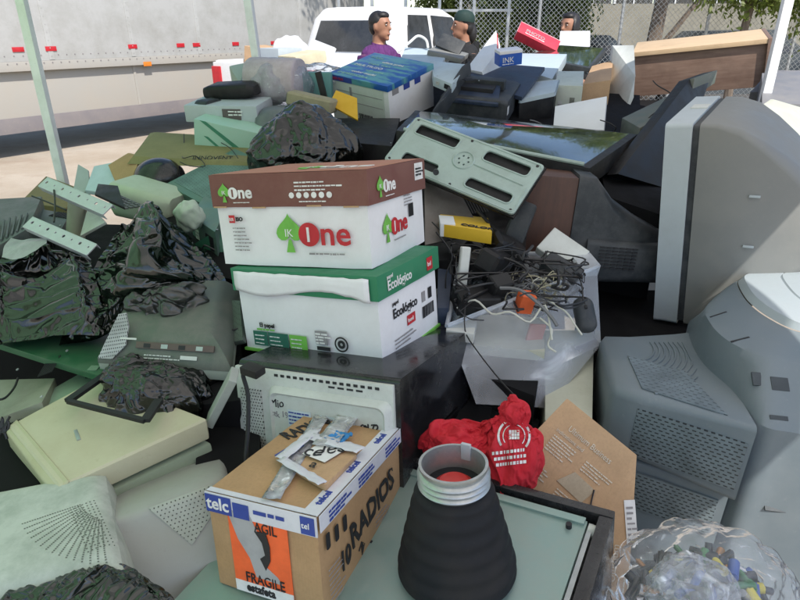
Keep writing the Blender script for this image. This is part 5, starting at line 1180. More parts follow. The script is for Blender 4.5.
t = thing('grey_dome', 'blue grey curved monitor back right of the disc player', 'monitor', at(U(282, 116, 2.95), 0, 0, 0)); B().loft(zsecs([(-.10, -.13, .13, -.12, .12, .05), (.0, -.12, .12, -.11, .11, .06), (.035, -.09, .09, -.08, .08, .06), (.045, -.05, .05, -.05, .05, .04)], 6)).done('rear_shell', plastic('slate_plastic', (.10, .12, .13), .4, .4, (.25, .25, .25), 8), t, ang=60)
t, p, n = leanpanel('yellow_sheet', 'folded yellow card leaning on the white retail carton', 'card', [U(329, 104, 2.95), U(358, 120, 2.9), U(357, 98, 2.95), U(336, 90, 3.0)], .01, plastic('yellow_card', (.62, .36, .02), .6, .3, (.45, .25, .02), 14), .002)
pod('tan_cloth', 'tan rag draped behind the small black bag', U(312, 102, 2.95), (.24, .10, .07), -15, 0, 10, plastic('tan_cloth', (.30, .27, .18), .85, .5, (.18, .17, .12), 20), 'rag', .03)
tag(B().box(-.015, .015, -.02, .02, -.08, .08, .003).done('black_strut', BLACKP, None, at(U(322, 88, 3.1), 0, 0, -12)), 'black upright strut between film roll and blue lidded carton', 'strut')
tag(B().box(-.09, .09, -.02, .02, -.10, .10, .01).done('teal_panel', plastic('teal_plastic', (.12, .30, .30), .4, .3), None, at(U(316, 92, 3.2), -10)), 'teal plastic panel peeking left of the blue lidded carton', 'panel')
sl4('filler_case', 'dark filler case under the white retail carton', 'case', [U(325, 140, 2.75), U(392, 146, 2.65), U(400, 118, 3.0), U(330, 118, 3.1)], .3, BLACKP)

# ------------------------------------------------------------------ left part
t = thing('carton_with_tube', 'olive topped open carton holding a black cathode tube', 'carton', Matrix.Translation(U(185, 155, 2.75)))
b = B(); c0 = U(185, 155, 2.75)
b.hexa([U(*q)-c0 for q in ((127, 164, 2.75), (248, 168, 2.65), (250, 142, 2.95), (150, 133, 3.05), (133, 156, 2.75), (250, 162, 2.65), (252, 138, 2.95), (155, 132, 3.05))], .003); b.done('top_flap', KRAFT_O, t)
b = B(); b.hexa([U(*q)-c0 for q in ((108, 165, 2.8), (125, 205, 2.7), (127, 205, 2.72), (110, 165, 2.82), (128, 153, 2.85), (140, 156, 2.75), (142, 156, 2.77), (130, 153, 2.87))], .002); b.done('side_flap', KRAFT, t)
text('INNOVENT', .035, Matrix.Translation(U(192, 160, 2.69)-c0+Vector((0, 0, .002))) @ Matrix.Rotation(R(30), 4, 'X'), INK_BLACK, t, jitter=.004)
tag(blob('cathode_tube', BLACKG, at(U(160, 178, 2.72)), (.11, .11, .09), 2, .03, 4, .1, 0, 1, None, 0), 'black glass cathode tube nested under the olive flap', 'tube')
cable('cable', 'thin black wire curling over the olive carton flap', [U(*a) for a in ((184, 134, 2.95), (184, 150, 2.85), (183, 158, 2.7), (196, 156, 2.7), (205, 166, 2.65), (190, 166, 2.65), (180, 162, 2.65))], .002, BK, group='loose leads')
cable('cable', 'thin wire lying across the right of the olive flap', [U(*a) for a in ((213, 135, 2.95), (220, 142, 2.85), (230, 148, 2.75), (238, 158, 2.65))], .002, BK, group='loose leads')
t = thing('rounded_bucket', 'cream rounded plastic housing below the cathode tube', 'housing', at(U(150, 200, 2.55), -18, 0, 6)); B().loft(secs([(-.13, -.09, .1, -.05, .07, .03), (-.10, -.11, .1, -.07, .075, .04), (.08, -.11, .1, -.07, .06, .04), (.14, -.06, .1, -.04, .04, .03)], 5)).done('shell', plastic('sage_cream', (.44, .50, .38), .45, .3, (.25, .28, .2), 7), t, ang=50)
w, d, h = .36, .37, .095
M = place((-.741, 2.608, .975), [R(16.3), R(8.8), R(-40.8)])
t = thing('set_top_box', 'green grey ventilated metal box above the maroon lidded carton', 'appliance', M)
TG = plastic('green_grey_metal', (.10, .19, .155), .4, .4, (.22, .25, .22), 10, metal=.2)
B().box(-w/2, w/2, -d/2, d/2, 0, h, .004).done('casing', TG, t)
B().box(-w/2+.02, w/2-.06, -d/2+.03, d/2-.04, h, h+.0015).done('top_vents', grille('dark_punched_vents', (.13, .22, .19), .016, .013, .006, .5, (0, 0, R(8)), (.015, .025, .02)), t)
b = B()
for k in range(5): b.box(-w/2+.04+k*.02, -w/2+.05+k*.02, -d/2-.001, -d/2+.002, .03, .06)
b.done('rear_sockets', INK_BLACK, t)
sl4('vented_unit', 'green grey slotted unit partly under the maroon lidded carton', 'appliance', [U(190, 215, 2.25), U(215, 232, 2.1), U(225, 210, 2.3), U(205, 195, 2.45)], .12, TG)
tag(blob('pale_rag', plastic('pale_foam', (.42, .50, .42), .8, .3), at(U(190, 216, 2.15)), (.05, .05, .055), 31, .3, 4, .5), 'pale green torn foam left of the slotted unit', 'foam')
tag(B().loft(zsecs([(-.3, -.07, .07, -.03, .03, .02), (.0, -.06, .06, -.03, .03, .02)], 4)).done('green_bottle_case', plastic('bottle_green', (.03, .14, .08), .3, .3), None, at(U(205, 238, 2.2), -20, 0, -30)), 'dark green moulded case left of the maroon lidded carton', 'case')
# ladder-like rails
def rail(label, a, c_):
    a, c_ = Vector(a), Vector(c_); M, w, _ = frame(a, c_, a+Vector((0, .2, .12))); t = thing('metal_rail', label, 'rail', M, 'perforated metal rails')
    plate(rrect(w, .045, .003, w/2, .0, 2), [[(x+r_*math.cos(q), .004+r_*math.sin(q)) for q in [2*PI*k/10 for k in range(10)]] for x, r_ in [(.02+i*(w-.04)/7, .0045 if i % 2 else .007) for i in range(8)]], .002, Matrix.Identity(4), 'web', ALU, t)
    B().box(0, w, -.0235, -.0215, -.022, .0, .0005).box(0, w, .0215, .0235, -.018, .003, .0005).done('flange', ALU, t)
rail('upper perforated aluminium rail above the black bag', U(43, 182, 2.15), U(108, 210, 1.98))
rail('lower perforated aluminium rail crossing the black bag', U(28, 222, 1.98), U(92, 250, 1.85))
cable('thin_rod', 'thin dark rod standing between the two rails', [U(54, 190, 2.1), U(55, 205, 2.05), U(54, 222, 2.0)], .003, BK, 'rod', 'loose leads'); cable('cable', 'dark rod lying slantwise under the upper rail', [U(32, 196, 2.2), U(50, 203, 2.15), U(66, 210, 2.1)], .003, BK, group='loose leads')
sl4('open_carton', 'tan open carton at the foot of the tent leg', 'carton', [U(20, 202, 2.75), U(66, 208, 2.6), U(90, 192, 2.9), U(46, 176, 3.1)], .35, cardboard('dull_card', (.26, .19, .09)))
leanpanel('loose_white_sheet', 'pale blue white panel right of the tent leg foot', 'panel', [U(85, 190, 2.75), U(124, 196, 2.7), U(114, 162, 2.85), U(94, 166, 2.95)], .02, plastic('pale_panel', (.52, .60, .66), .5, .2), .004)
leanpanel('clear_case', 'grey translucent cover between the tent leg and white panel', 'cover', [U(72, 196, 2.8), U(90, 190, 2.8), U(88, 170, 2.9), U(78, 164, 2.95)], .01, plastic('smoke_white', (.40, .41, .41), .4, .2), .003)
t, p, n = leanpanel('keyboard', 'black keyboard sloping behind the upper rail', 'keyboard', [U(95, 196, 2.3), U(125, 210, 2.2), U(118, 188, 2.35), U(98, 186, 2.42)], .01, BLACKP, .003)
KM, kw, kh = frame(p[0], p[1], p[3]); b = B()
for i in range(9):
    for j in range(4): b.box(kw*(i+.1)/9, kw*(i+.85)/9, kh*(j+.1)/4, kh*(j+.85)/4, .0, .006, .001, KM)
b.done('keys', plastic('key_plastic', (.10, .11, .10)), t)
tag(B().cyl((0, 0, -.10), (.015, 0, .08), .032, .028, 18).done('cylinder_lamp', plastic('olive_cream', (.27, .28, .20), .4, .3), None, at(U(74, 216, 2.15), 0, -10, 5)), 'cream cylinder standing between the two rails', 'cylinder')
leanpanel('white_wedge', 'white folded plate right of the cream cylinder', 'plate', [U(80, 236, 2.05), U(105, 222, 2.0), U(96, 212, 2.1), U(88, 206, 2.15)], .01, OFFW, .002)
# dark ribbed case at the left edge
t, p, inv = anchored('ribbed_case', 'dark grey ribbed case at the left edge beside the rails', 'case', [U(-30, 262, 1.95), U(28, 228, 2.05), U(42, 196, 2.5), U(-30, 200, 2.5)])
RIBC = plastic('rib_grey', (.065, .08, .078), .42, .4, (.16, .17, .16), 9)
B().hexa([q+Vector((0, 0, -.3)) for q in p]+p, .01).done('casing', RIBC, t)
b = B()
for k in range(8): a = p[0].lerp(p[1], .25+k*.09); c2 = p[3].lerp(p[2], .25+k*.09); b.tube([a.lerp(c2, .05)+Vector((0, 0, .003)), a.lerp(c2, .45)+Vector((0, 0, .003))], .004, 5, 1)
b.done('ribs', RIBC, t)
sl4('dark_bar_unit', 'long charcoal unit lying across the left edge', 'unit', [U(-20, 215, 2.4), U(62, 228, 2.25), U(70, 214, 2.4), U(-20, 198, 2.6)], .12, RIBC)

# draped black bags: cloth surface pinned over control points
def drape(name, label, cp, nu, nv, amp, seed, mat, thick=.05, rays=None):
    """cp rows of points (front to back); Catmull surface with radiating folds"""
    cp = [[U(*q) for q in row] for row in cp]; nr, ncol = len(cp), len(cp[0]); c = sum((q for r_ in cp for q in r_), Vector())/(nr*ncol)
    def cr(p, t):
        n = len(p)-1; x = t*n; i = min(int(x), n-1); f = x-i; p0, p1, p2, p3 = p[max(i-1, 0)], p[i], p[i+1], p[min(i+2, n)]
        return .5*((2*p1)+(p2-p0)*f+(2*p0-5*p1+4*p2-p3)*f*f+(3*p1-p0-3*p2+p3)*f**3)
    apex = rays
    def f(u, v):
        q = cr([cr(row, u) for row in cp], v)
        s = Vector((q.x*7, q.y*7, seed)); k = noise.fractal(s*.6, 1, 2, 2)*.6+crum(s*.45, int(seed*10), 1.0)*.9+crum(s, int(seed*10)+3, 1.4)*.30+crum(s, int(seed*10)+9, 3.2)*.13
        if apex:
            a = U(*apex); dx = q-a; rr = math.hypot(dx.x, dx.y)+.02; th_ = math.atan2(dx.y, dx.x)
            k += ((1-abs(noise.noise(Vector((th_*1.6, seed, rr*2.2))))*2)**3*.8+(1-abs(noise.noise(Vector((th_*4.2, seed+4, rr*3))))*2)**4*.35)*min(1, rr*5)
        e = min(u, v, 1-u, 1-v)
        return q+Vector((0, -.25, 1))*k*amp-Vector((0, 0, thick*max(0, 1-e*8)))-c
    o = B().grid(f, nu, nv).done(name, mat, None, Matrix.Translation(c), ang=60); return o
BAGG = bagfilm('big_bag_film', (.004, .008, .005), .13, 24, (1, 1, .3))
o = drape('refuse_bag', '', [[(55, 330, 1.66), (95, 322, 1.66), (132, 300, 1.72), (180, 290, 1.76), (230, 292, 1.78)], [(66, 300, 1.74), (105, 290, 1.72), (142, 276, 1.74), (185, 272, 1.78), (226, 278, 1.80)], [(88, 258, 1.86), (118, 248, 1.80), (145, 238, 1.76), (180, 245, 1.82), (222, 262, 1.9)], [(105, 232, 2.0), (128, 215, 1.95), (150, 203, 1.93), (172, 212, 2.0), (205, 238, 2.1)], [(110, 226, 2.15), (130, 212, 2.15), (152, 205, 2.15), (172, 212, 2.2), (200, 235, 2.25)]], 100, 84, .006, 3.3, BAGG, .05, (148, 202, 1.95))
wrinkle(o, .24, 18, pin=True, inset=.02); tag(o, 'big black bag pulled to a peak, reflecting the green tent', 'bag', 'black plastic bags')
o = drape('refuse_bag', '', [[(-20, 330, 1.62), (20, 325, 1.62), (60, 318, 1.62), (95, 318, 1.62)], [(-20, 290, 1.75), (20, 288, 1.72), (60, 280, 1.72), (100, 295, 1.70)], [(-20, 262, 1.88), (15, 258, 1.85), (45, 245, 1.86), (92, 262, 1.82)], [(-20, 255, 2.0), (15, 245, 1.98), (42, 238, 1.95), (88, 250, 1.9)], [(-20, 250, 2.1), (15, 240, 2.1), (42, 235, 2.1), (88, 246, 2.1)]], 84, 70, .010, 8.1, BAG, .05, None)
wrinkle(o, .26, 18, pin=True, inset=.02); tag(o, 'flat black bag spread at the left edge under the lower rail', 'bag', 'black plastic bags')
o = blob('refuse_bag', BAG, at(U(306, 136, 2.6), -5, 0, 0), (.185, .16, .135), 8, .20, 6, 1.0, 0, 1.2, None, .05); wrinkle(o, .28, 18, inset=.02); tag(o, 'knotted black bag behind the maroon lidded carton', 'bag', 'black plastic bags')
o = blob('refuse_bag', BAG, at(U(158, 385, 1.52), -8, 0, 12), (.125, .09, .065), 13, .26, 6, 1.3, 0, 1.4, None, .035); wrinkle(o, .3, 18, inset=.015); tag(o, 'small black bag stuffed under the dusty monitor base', 'bag', 'black plastic bags')
o = drape('refuse_bag', '', [[(-20, 640, .98), (40, 630, .96), (100, 625, .95), (150, 620, .96), (180, 615, .98)], [(-20, 605, 1.02), (40, 596, 1.0), (100, 590, .99), (140, 592, .99), (172, 590, 1.0)], [(-10, 592, 1.06), (45, 578, 1.04), (95, 568, 1.04), (125, 570, 1.04), (160, 582, 1.04)], [(0, 590, 1.10), (50, 576, 1.08), (95, 566, 1.08), (125, 568, 1.08), (155, 580, 1.08)]], 90, 50, .008, 5.5, BAGG, .02)
wrinkle(o, .26, 18, pin=True, inset=.015); tag(o, 'black bag at the very bottom left in front of the white monitors', 'bag', 'black plastic bags')
o = blob('torn_film', bagfilm('dark_torn_film', (.02, .022, .02), .3), at(U(168, 300, 1.70), 20, 0, 0), (.08, .06, .05), 23, .4, 5, .9, 0, 2, None, .05); wrinkle(o, .3, 14, inset=.015); tag(o, 'torn dark film poking from the dusty monitor base', 'film')
o = drape('film_scrap', '', [[(2, 258, 1.93), (15, 262, 1.92), (28, 258, 1.92), (48, 246, 1.93)], [(5, 246, 1.96), (18, 248, 1.96), (30, 244, 1.96), (48, 242, 1.95)], [(12, 240, 2.0), (22, 241, 2.0), (34, 240, 2.0), (47, 240, 1.98)]], 30, 24, .012, 2.2, plastic('silver_film', (.36, .36, .38), .35, .4, (.15, .15, .15), 20), .0)
tag(o, 'crumpled silvery film on the flat black bag', 'film')

# dusty monitor base (rear shell up)
P = [U(98, 363, 1.58), U(232, 372, 1.54), U(240, 292, 1.86), U(133, 292, 1.92)]
t, p, inv = anchored('crt_monitor', 'dusty grey green monitor back with ports left of the green lidded carton', 'monitor', P, 'beige monitors at the left')
c_ = sum(p, Vector())/4; up = (p[1]-p[0]).cross(p[3]-p[0]).normalized()
def shr(k, z, s=0): return [c_+(q-c_)*k+up*z+Vector((0, s, 0)) for q in p]
B().hexa([q-up*.03 for q in p]+p, .006).done('front_rim', plastic('pale_rim', (.34, .38, .33), .5, .3), t)
B().loft([shr(1, 0), shr(.99, .012), shr(.92, .03, .005), shr(.80, .055, .01), shr(.66, .07, .015)]).done('rear_shell', COPPERG, t, ang=40)
PH, pw, ph = frame(p[0], p[1], shr(.80, .055, .01)[0])
b = B(); b.prism([(.005, .012), (.045, .012), (.075, .05), (.075, .10), (.062, .135), (.042, .13)], .008, .013, PH); b.done('side_grille', grille('punched_steel', (.42, .43, .44), .0055, .0055, .0018, .5, (0, 0, 0), (.03, .03, .03)), t)
b = B(); b.box(pw*.28, pw*.86, .045, .062, .006, .011, .001, PH); b.done('port_strip', plastic('port_brown', (.10, .07, .06)), t)
for k in range(4): quad(t, PH @ Matrix.Translation((pw*(.34+.13*k), .047, .0115)), .018, .011, SILVER if k % 2 else INK_BLACK, 'port')
quad(t, PH @ Matrix.Translation((pw*.62, .022, .009)), .045, .010, OFFW, 'label'); quad(t, PH @ Matrix.Translation((pw*.16, .065, .014)), .045, .005, OFFW, 'label'); lines(t, PH @ Matrix.Translation((pw*.35, .030, .009)), .10, 2, .008, .004, OFFW, seed=7)
t2 = thing('tube_housing', 'black curved housing with torn film on the dusty monitor base', 'housing', at(U(176, 305, 1.72), -20, 0, 0)); B().loft(secs([(-.07, -.06, .06, -.05, .03, .03), (-.03, -.07, .07, -.06, .05, .045), (.03, -.07, .07, -.06, .045, .045), (.06, -.05, .05, -.05, .02, .03)], 6)).done('shell', plastic('dark_green_grey', (.035, .05, .04), .4, .5, (.15, .18, .14), 9), t2, ang=60)
leanpanel('round_grille', 'dark round speaker grille right of the black housing', 'speaker', [U(215, 345, 1.66), U(243, 340, 1.62), U(240, 300, 1.75), U(218, 298, 1.8)], .02, grille('dark_speaker_cloth', (.08, .10, .085), .006, .006, .0025, .5, (PI/2, 0, 0), (.01, .012, .01)), .01)
# green board
t, p, inv = anchored('green_board', 'dark green glossy panel under the black bags at the left', 'panel', [U(-25, 336, 1.72), U(106, 378, 1.55), U(150, 340, 1.75), U(22, 312, 1.95)])
B().hexa([q+Vector((0, 0, -.02)) for q in p]+p, .003).done('sheet', GREENP, t); B().cyl(p[0].lerp(p[3], .6)+(p[1]-p[0])*.12, p[0].lerp(p[3], .6)+(p[1]-p[0])*.12+Vector((0, 0, .003)), .010, n=16).done('cap', plastic('cap_green', (.15, .25, .17)), t)
b = B(); b.box(-.012, .012, -.012, .012, 0, .002, 0, Matrix.Translation(p[1].lerp(p[2], .1)+(p[0]-p[1])*.12)); b.done('recycling_mark', plastic('cap_green'), t)
sl4('cream_case', 'dull cream case at the left edge below the green panel', 'case', [U(-20, 425, 1.5), U(42, 402, 1.48), U(55, 378, 1.65), U(-20, 380, 1.7)], .12, plastic('dull_cream', (.25, .26, .20), .5, .4))
cable('cable', 'black wire looping on the dull cream case', [U(*a) for a in ((18, 378, 1.62), (14, 388, 1.58), (5, 398, 1.52), (-5, 400, 1.5))], .003, BK, group='loose leads')
for k in range(5):
    q = [U(rc.uniform(-6, 12), rc.uniform(416, 440), 1.42) for _ in range(5)]; cable('cable', 'black cable bunched at the left edge beside the cream monitor', q, .003, BK, group='loose leads')
sl4('filler_case', 'shade-black filler case at the left edge below the cream monitor', 'case', [U(-30, 520, 1.22), U(40, 500, 1.25), U(40, 430, 1.5), U(-30, 410, 1.6)], .3, GAP_SHADE)
sl4('filler_case', 'shade-black filler case deep under the dusty monitor base', 'case', [U(80, 420, 1.52), U(240, 400, 1.48), U(240, 320, 1.9), U(90, 330, 1.9)], .3, GAP_SHADE)
# cream monitor
t, p, inv = anchored('crt_monitor', 'large cream monitor lying under the black picture frame', 'monitor', [U(8, 425, 1.42), U(58, 487, 1.24), U(208, 418, 1.40), U(100, 376, 1.60)], 'beige monitors at the left')
dz = Vector((0, 0, -1))
B().hexa([q+dz*.06+(q-sum(p, Vector())/4)*.0 for q in p]+p, .012, 3).done('rear_shell', CREAM, t)
e0, e1 = p[0]+Vector((-.012, 0, -.012)), p[1]+Vector((-.012, -.005, -.012)); a0, a1 = p[0].lerp(p[3], .09), p[1].lerp(p[2], .07)
B().hexa([e0+dz*.09, e1+dz*.09, a1+dz*.07, a0+dz*.07, e0, e1, a1+Vector((0, 0, .004)), a0+Vector((0, 0, .004))], .006, 3).done('front_bezel', plastic('yellowed_cream', (.46, .44, .28), .45, .3, (.3, .25, .12), 8), t)
pp = [q+dz*.07 for q in p]; B().hexa([q+dz*.22 for q in pp]+pp, .01).done('lower_body', plastic('greenish_beige', (.32, .38, .28), .5, .3), t)
b = B(); c_ = p[0].lerp(p[1], .55).lerp(p[3].lerp(p[2], .55), .33); b.box(-.004, .004, -.022, .022, .001, .004, .001, Matrix.Translation(c_) @ Matrix.Rotation(R(35), 4, 'Z')); b.done('clip', SILVER, t)
sl4('pale_green_case', 'pale green case edge peeking behind the cream monitor', 'case', [U(14, 410, 1.52), U(40, 414, 1.5), U(118, 372, 1.70), U(100, 362, 1.78)], .08, plastic('pale_green_plastic', (.26, .38, .28), .45, .3))
cp_ = [U(69, 405, 1.43), U(146, 425, 1.34), U(160, 404, 1.42), U(110, 376, 1.56)]
b = B(); c_ = sum(cp_, Vector())/4; q = [x-c_ for x in cp_]
for a, c2, r_ in ((q[0], q[1], .006), (q[1], q[2], .010), (q[3], q[0], .010)):
    d_ = (c2-a).normalized(); s_ = Vector((-d_.y, d_.x, 0)).normalized()*r_; b.hexa([a-s_, c2-s_, c2+s_, a+s_]+[x+Vector((0, 0, .010)) for x in (a-s_, c2-s_, c2+s_, a+s_)], .002)
tag(b.done('picture_frame', BLACKP, None, Matrix.Translation(c_+Vector((0, 0, .006)))), 'broken black frame lying on the cream monitor', 'frame')
# rounded monitor
M = at(U(170, 526, 1.31), 22, -24, -8) @ Matrix.Scale(1.10, 4)
t = thing('crt_monitor', 'pale rounded monitor back between the white monitor and taped box', 'monitor', M, 'beige monitors at the left')
GB = plastic('greyed_white_plastic', (.34, .345, .32), .45, .25, (.27, .26, .22), 5)
B().loft(zsecs([(-.20, -.135, .135, -.13, .14, .02), (-.05, -.132, .132, -.115, .14, .04), (.062, -.127, .13, -.100, .14, .06), (.070, -.124, .127, -.098, .138, .06), (.078, -.117, .12, -.090, .132, .06), (.084, -.06, .07, -.04, .09, .05)], 7)).done('rear_shell', GB, t, ang=60); rs_ = COL.objects[-1]
GQ = grille('pale_punched_vents', (.38, .40, .35), .0075, .0075, .003, .5, (PI/2, 0, 0), (.05, .055, .045))
vp = None
from mathutils.bvhtree import BVHTree
def conform(o, parent, quad_px, n, mat, name, lift=.0015):
    bpy.context.view_layer.update(); mw = o.matrix_world; T = BVHTree.FromPolygons([mw @ v.co for v in o.data.vertices], [tuple(p.vertices) for p in o.data.polygons])
    inv = parent.matrix_world.inverted(); c = Vector((0, 0, CAMH)); (ax, ay), (bx, by), (cx_, cy_), (dx, dy) = quad_px
    def f(u, v):
        x = (ax*(1-u)+bx*u)*(1-v)+(dx*(1-u)+cx_*u)*v; y = (ay*(1-u)+by*u)*(1-v)+(dy*(1-u)+cy_*u)*v
        d = (U(x, y, 1)-c).normalized(); h, nn, _, _ = T.ray_cast(c, d); return inv @ (h-d*lift*2) if h else inv @ U(x, y, 1.3)
    return B().grid(f, n, n).done(name, mat, parent)
conform(rs_, t, ((148, 508), (212, 484), (214, 512), (192, 545)), 14, GQ, 'vent_patch')
# white monitor, bottom left
P = [U(-30, 605, 1.02), U(124, 572, 1.05), U(105, 474, 1.30), U(-30, 500, 1.28)]
t, p, inv = anchored('crt_monitor', 'dusty white monitor back with fanned dot vents, bottom left', 'monitor', P, 'beige monitors at the left')
OW = plastic('dusty_white_plastic', (.50, .53, .48), .6, .8, (.28, .32, .27), 11, speck=.3)
nrm = (p[1]-p[0]).cross(p[3]-p[0]).normalized(); nrm = nrm if nrm.z > 0 else -nrm
b = B(); b.grid(lambda u, v: bil(*p, u, v)+nrm*.024*(1-(2*u-1)**10)*(1-(2*v-1)**10), 40, 32); 
for i in range(4):
    a, c2 = p[i], p[(i+1) % 4]; b.grid(lambda u, v, a=a, c2=c2: a.lerp(c2, u)-nrm*.2*v+(a.lerp(c2, u))*.06*min(v*4, 1), 12, 6)
bmesh.ops.remove_doubles(b.bm, verts=b.bm.verts, dist=.001); b.done('rear_shell', OW, t, ang=50)
b = B(); VH = flat('vent_hole', (.13, .14, .12))
def onsurf(u, v): return bil(*p, u, v)+nrm*(.024*(1-(2*u-1)**10)*(1-(2*v-1)**10)+.0006)
for i in range(15):
    for j in range(24):
        a = R(168-i*5.4); rr = .12+j*.0165
        u, v_ = .93+rr*math.cos(a)*1.1, .62-rr*1.0*math.sin(a)-.02*i*.3
        if .02 < u < .93 and .02 < v_ < .66:
            q0 = onsurf(u, v_); s_ = .0015; tx_ = (p[1]-p[0]).normalized()*s_; ty_ = (p[3]-p[0]).normalized()*s_; b.poly([q0-tx_-ty_, q0+tx_-ty_, q0+tx_+ty_, q0-tx_+ty_])
for i in range(7):
    for j in range(16):
        u, v_ = .90-.028*i+.005*j-.0*i, .62-.028*j-.01*i
        if v_ > .1: q0 = onsurf(u, v_); s_ = .0015; tx_ = (p[1]-p[0]).normalized()*s_; ty_ = (p[3]-p[0]).normalized()*s_; b.poly([q0-tx_-ty_, q0+tx_-ty_, q0+tx_+ty_, q0-tx_+ty_])
b.done('dot_vents', VH, t)

# mid centre small things

t, p, inv = anchored('yellow_carton', 'yellow carton with black lettering and white end, right of the maroon lidded carton', 'carton', [U(441, 224, 1.90), U(492, 232, 1.86), U(488, 218, 2.02), U(440, 212, 2.04)])
B().hexa([q+Vector((0, 0, -.04)) for q in p]+p, .001).done('carton_body', plastic('yellow_print', (.62, .40, .02), .5, .3, (.5, .3, .02), 18), t)
B().hexa([p[0]+Vector(q) for q in ((-.002, -.002, -.041), (.045, -.006, -.041), (.045, .0, -.041), (-.002, .004, -.041), (-.002, -.002, .002), (.045, -.006, .001), (.045, .08, .002), (-.002, .09, .003))], .001).done('white_end', STEELW, t)
YM, yw, yh = frame(p[0], p[1], p[3]); text('KODIAK', .026, YM @ TX(.058, .02, .002), INK_BLACK, t, jitter=.003, bold=.001) if False else text('COLOR', .030, YM @ TX(.058, .018, .002), INK_BLACK, t, jitter=.004, bold=.001)
quad(t, Matrix.Translation(p[0]+Vector((.05, -.009, -.034))) @ Matrix.Rotation(PI/2, 4, 'X') @ Matrix.Rotation(R(0), 4, 'Z'), .05, .014, INK_BLACK, 'black_band')
tg, p, n = leanpanel('metal_sheet', 'grey brown metal sheet leaning right of the maroon lidded carton', 'sheet', [U(425, 245, 1.95), U(482, 232, 1.98), U(444, 166, 2.12), U(424, 160, 2.1)], .012, plastic('brown_grey_metal', (.13, .115, .105), .3, .5, (.22, .22, .20), 10, metal=.3), .002)
B().cyl(Vector((-.03, -.03, .10)), Vector((-.03, -.04, .10)), .010, n=12).done('knob', DARKP, tg)
sl4('filler_case', 'dark filler case between the pressed panel and the cable bin', 'case', [U(425, 262, 1.95), U(525, 250, 1.98), U(530, 205, 2.35), U(425, 190, 2.35)], .4, BLACKP)
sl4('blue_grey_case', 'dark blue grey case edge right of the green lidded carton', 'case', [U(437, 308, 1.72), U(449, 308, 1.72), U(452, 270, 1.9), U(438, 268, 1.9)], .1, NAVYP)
sl4('filler_case', 'shade-black filler case under the pressed panel and flat topped television', 'case', [U(380, 200, 2.15), U(520, 240, 2.15), U(600, 200, 2.6), U(400, 140, 2.9)], .4, GAP_SHADE)
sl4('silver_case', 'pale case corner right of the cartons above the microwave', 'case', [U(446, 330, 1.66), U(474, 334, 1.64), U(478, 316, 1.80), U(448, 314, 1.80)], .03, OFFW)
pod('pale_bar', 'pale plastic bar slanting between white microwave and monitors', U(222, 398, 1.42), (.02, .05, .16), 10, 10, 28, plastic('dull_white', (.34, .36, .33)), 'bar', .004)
sl4('filler_case', 'shade-black filler case between rounded monitor and microwave', 'case', [U(195, 470, 1.38), U(260, 480, 1.34), U(260, 380, 1.7), U(200, 380, 1.7)], .35, GAP_SHADE)  # added filler, closes the gap with painted shade
sl4('filler_case', 'shade-black filler case below the kraft box at the bottom right', 'case', [U(560, 640, 1.25), U(680, 640, 1.3), U(680, 560, 1.6), U(600, 560, 1.5)], .3, GAP_SHADE)
sl4('filler_case', 'shade-black filler case behind the lamp and red bag', 'case', [U(400, 470, 1.40), U(520, 500, 1.30), U(540, 420, 1.65), U(470, 400, 1.7)], .3, GAP_SHADE)
sl4('filler_case', 'shade-black filler case buried below the set top box', 'case', [U(150, 260, 2.1), U(235, 280, 2.0), U(260, 170, 2.9), U(150, 190, 2.9)], .5, GAP_SHADE)
sl4('filler_case', 'shade-black filler case under the maroon lidded carton corner', 'case', [U(205, 330, 1.85), U(260, 330, 1.8), U(280, 190, 2.5), U(200, 240, 2.3)], .6, GAP_SHADE)
sl4('filler_case', 'shade-black filler case under the knotted bag and striped box', 'case', [U(200, 165, 2.7), U(380, 175, 2.6), U(380, 120, 3.2), U(215, 130, 3.2)], .6, GAP_SHADE)
sl4('filler_case', 'shade-black filler case under the printers of the back row', 'case', [U(400, 150, 2.9), U(640, 150, 2.9), U(640, 95, 3.6), U(400, 80, 3.6)], .7, GAP_SHADE)
sl4('filler_case', 'shade-black filler case under the wooden cabinet', 'case', [U(625, 130, 3.2), U(800, 135, 3.2), U(800, 100, 3.9), U(610, 100, 3.9)], .8, GAP_SHADE)
sl4('filler_case', 'shade-black filler case below the left rails', 'case', [U(-40, 300, 1.9), U(150, 300, 1.9), U(140, 225, 2.6), U(-40, 220, 2.6)], .6, GAP_SHADE)
sl4('filler_case', 'shade-black filler case under the microwave', 'case', [U(250, 520, 1.35), U(480, 480, 1.4), U(500, 360, 1.9), U(250, 400, 1.75)], .4, GAP_SHADE)

# loose leads snaking over the heap
for k, (x, y, d_, l) in enumerate(((60, 300, 1.75, 'black lead trailing over the flat black bag'), (215, 250, 2.1, 'grey lead hanging left of the maroon lidded carton'), (600, 120, 2.85, 'black lead curling below the white framed television'), (530, 120, 2.9, 'black lead drooping under the rounded scanner'), (700, 100, 2.9, 'thin lead lying by the leaning slim television'), (232, 330, 1.66, 'black lead lying between the dusty monitor and green lidded carton'), (140, 240, 2.0, 'thin grey lead across the peak of the big bag'), (660, 110, 2.8, 'grey lead across the dark green board'))):
    q = [U(x, y, d_)]; dd = Vector((rc.gauss(0, 1), rc.gauss(0, 1), 0)).normalized()*.05
    for _ in range(7): dd = dd*.8+Vector((rc.gauss(0, .02), rc.gauss(0, .02), rc.gauss(-.004, .012))); q.append(q[-1]+dd)
    cable('cable', l, q, .0028, BK if k % 3 else CG, group='loose leads')
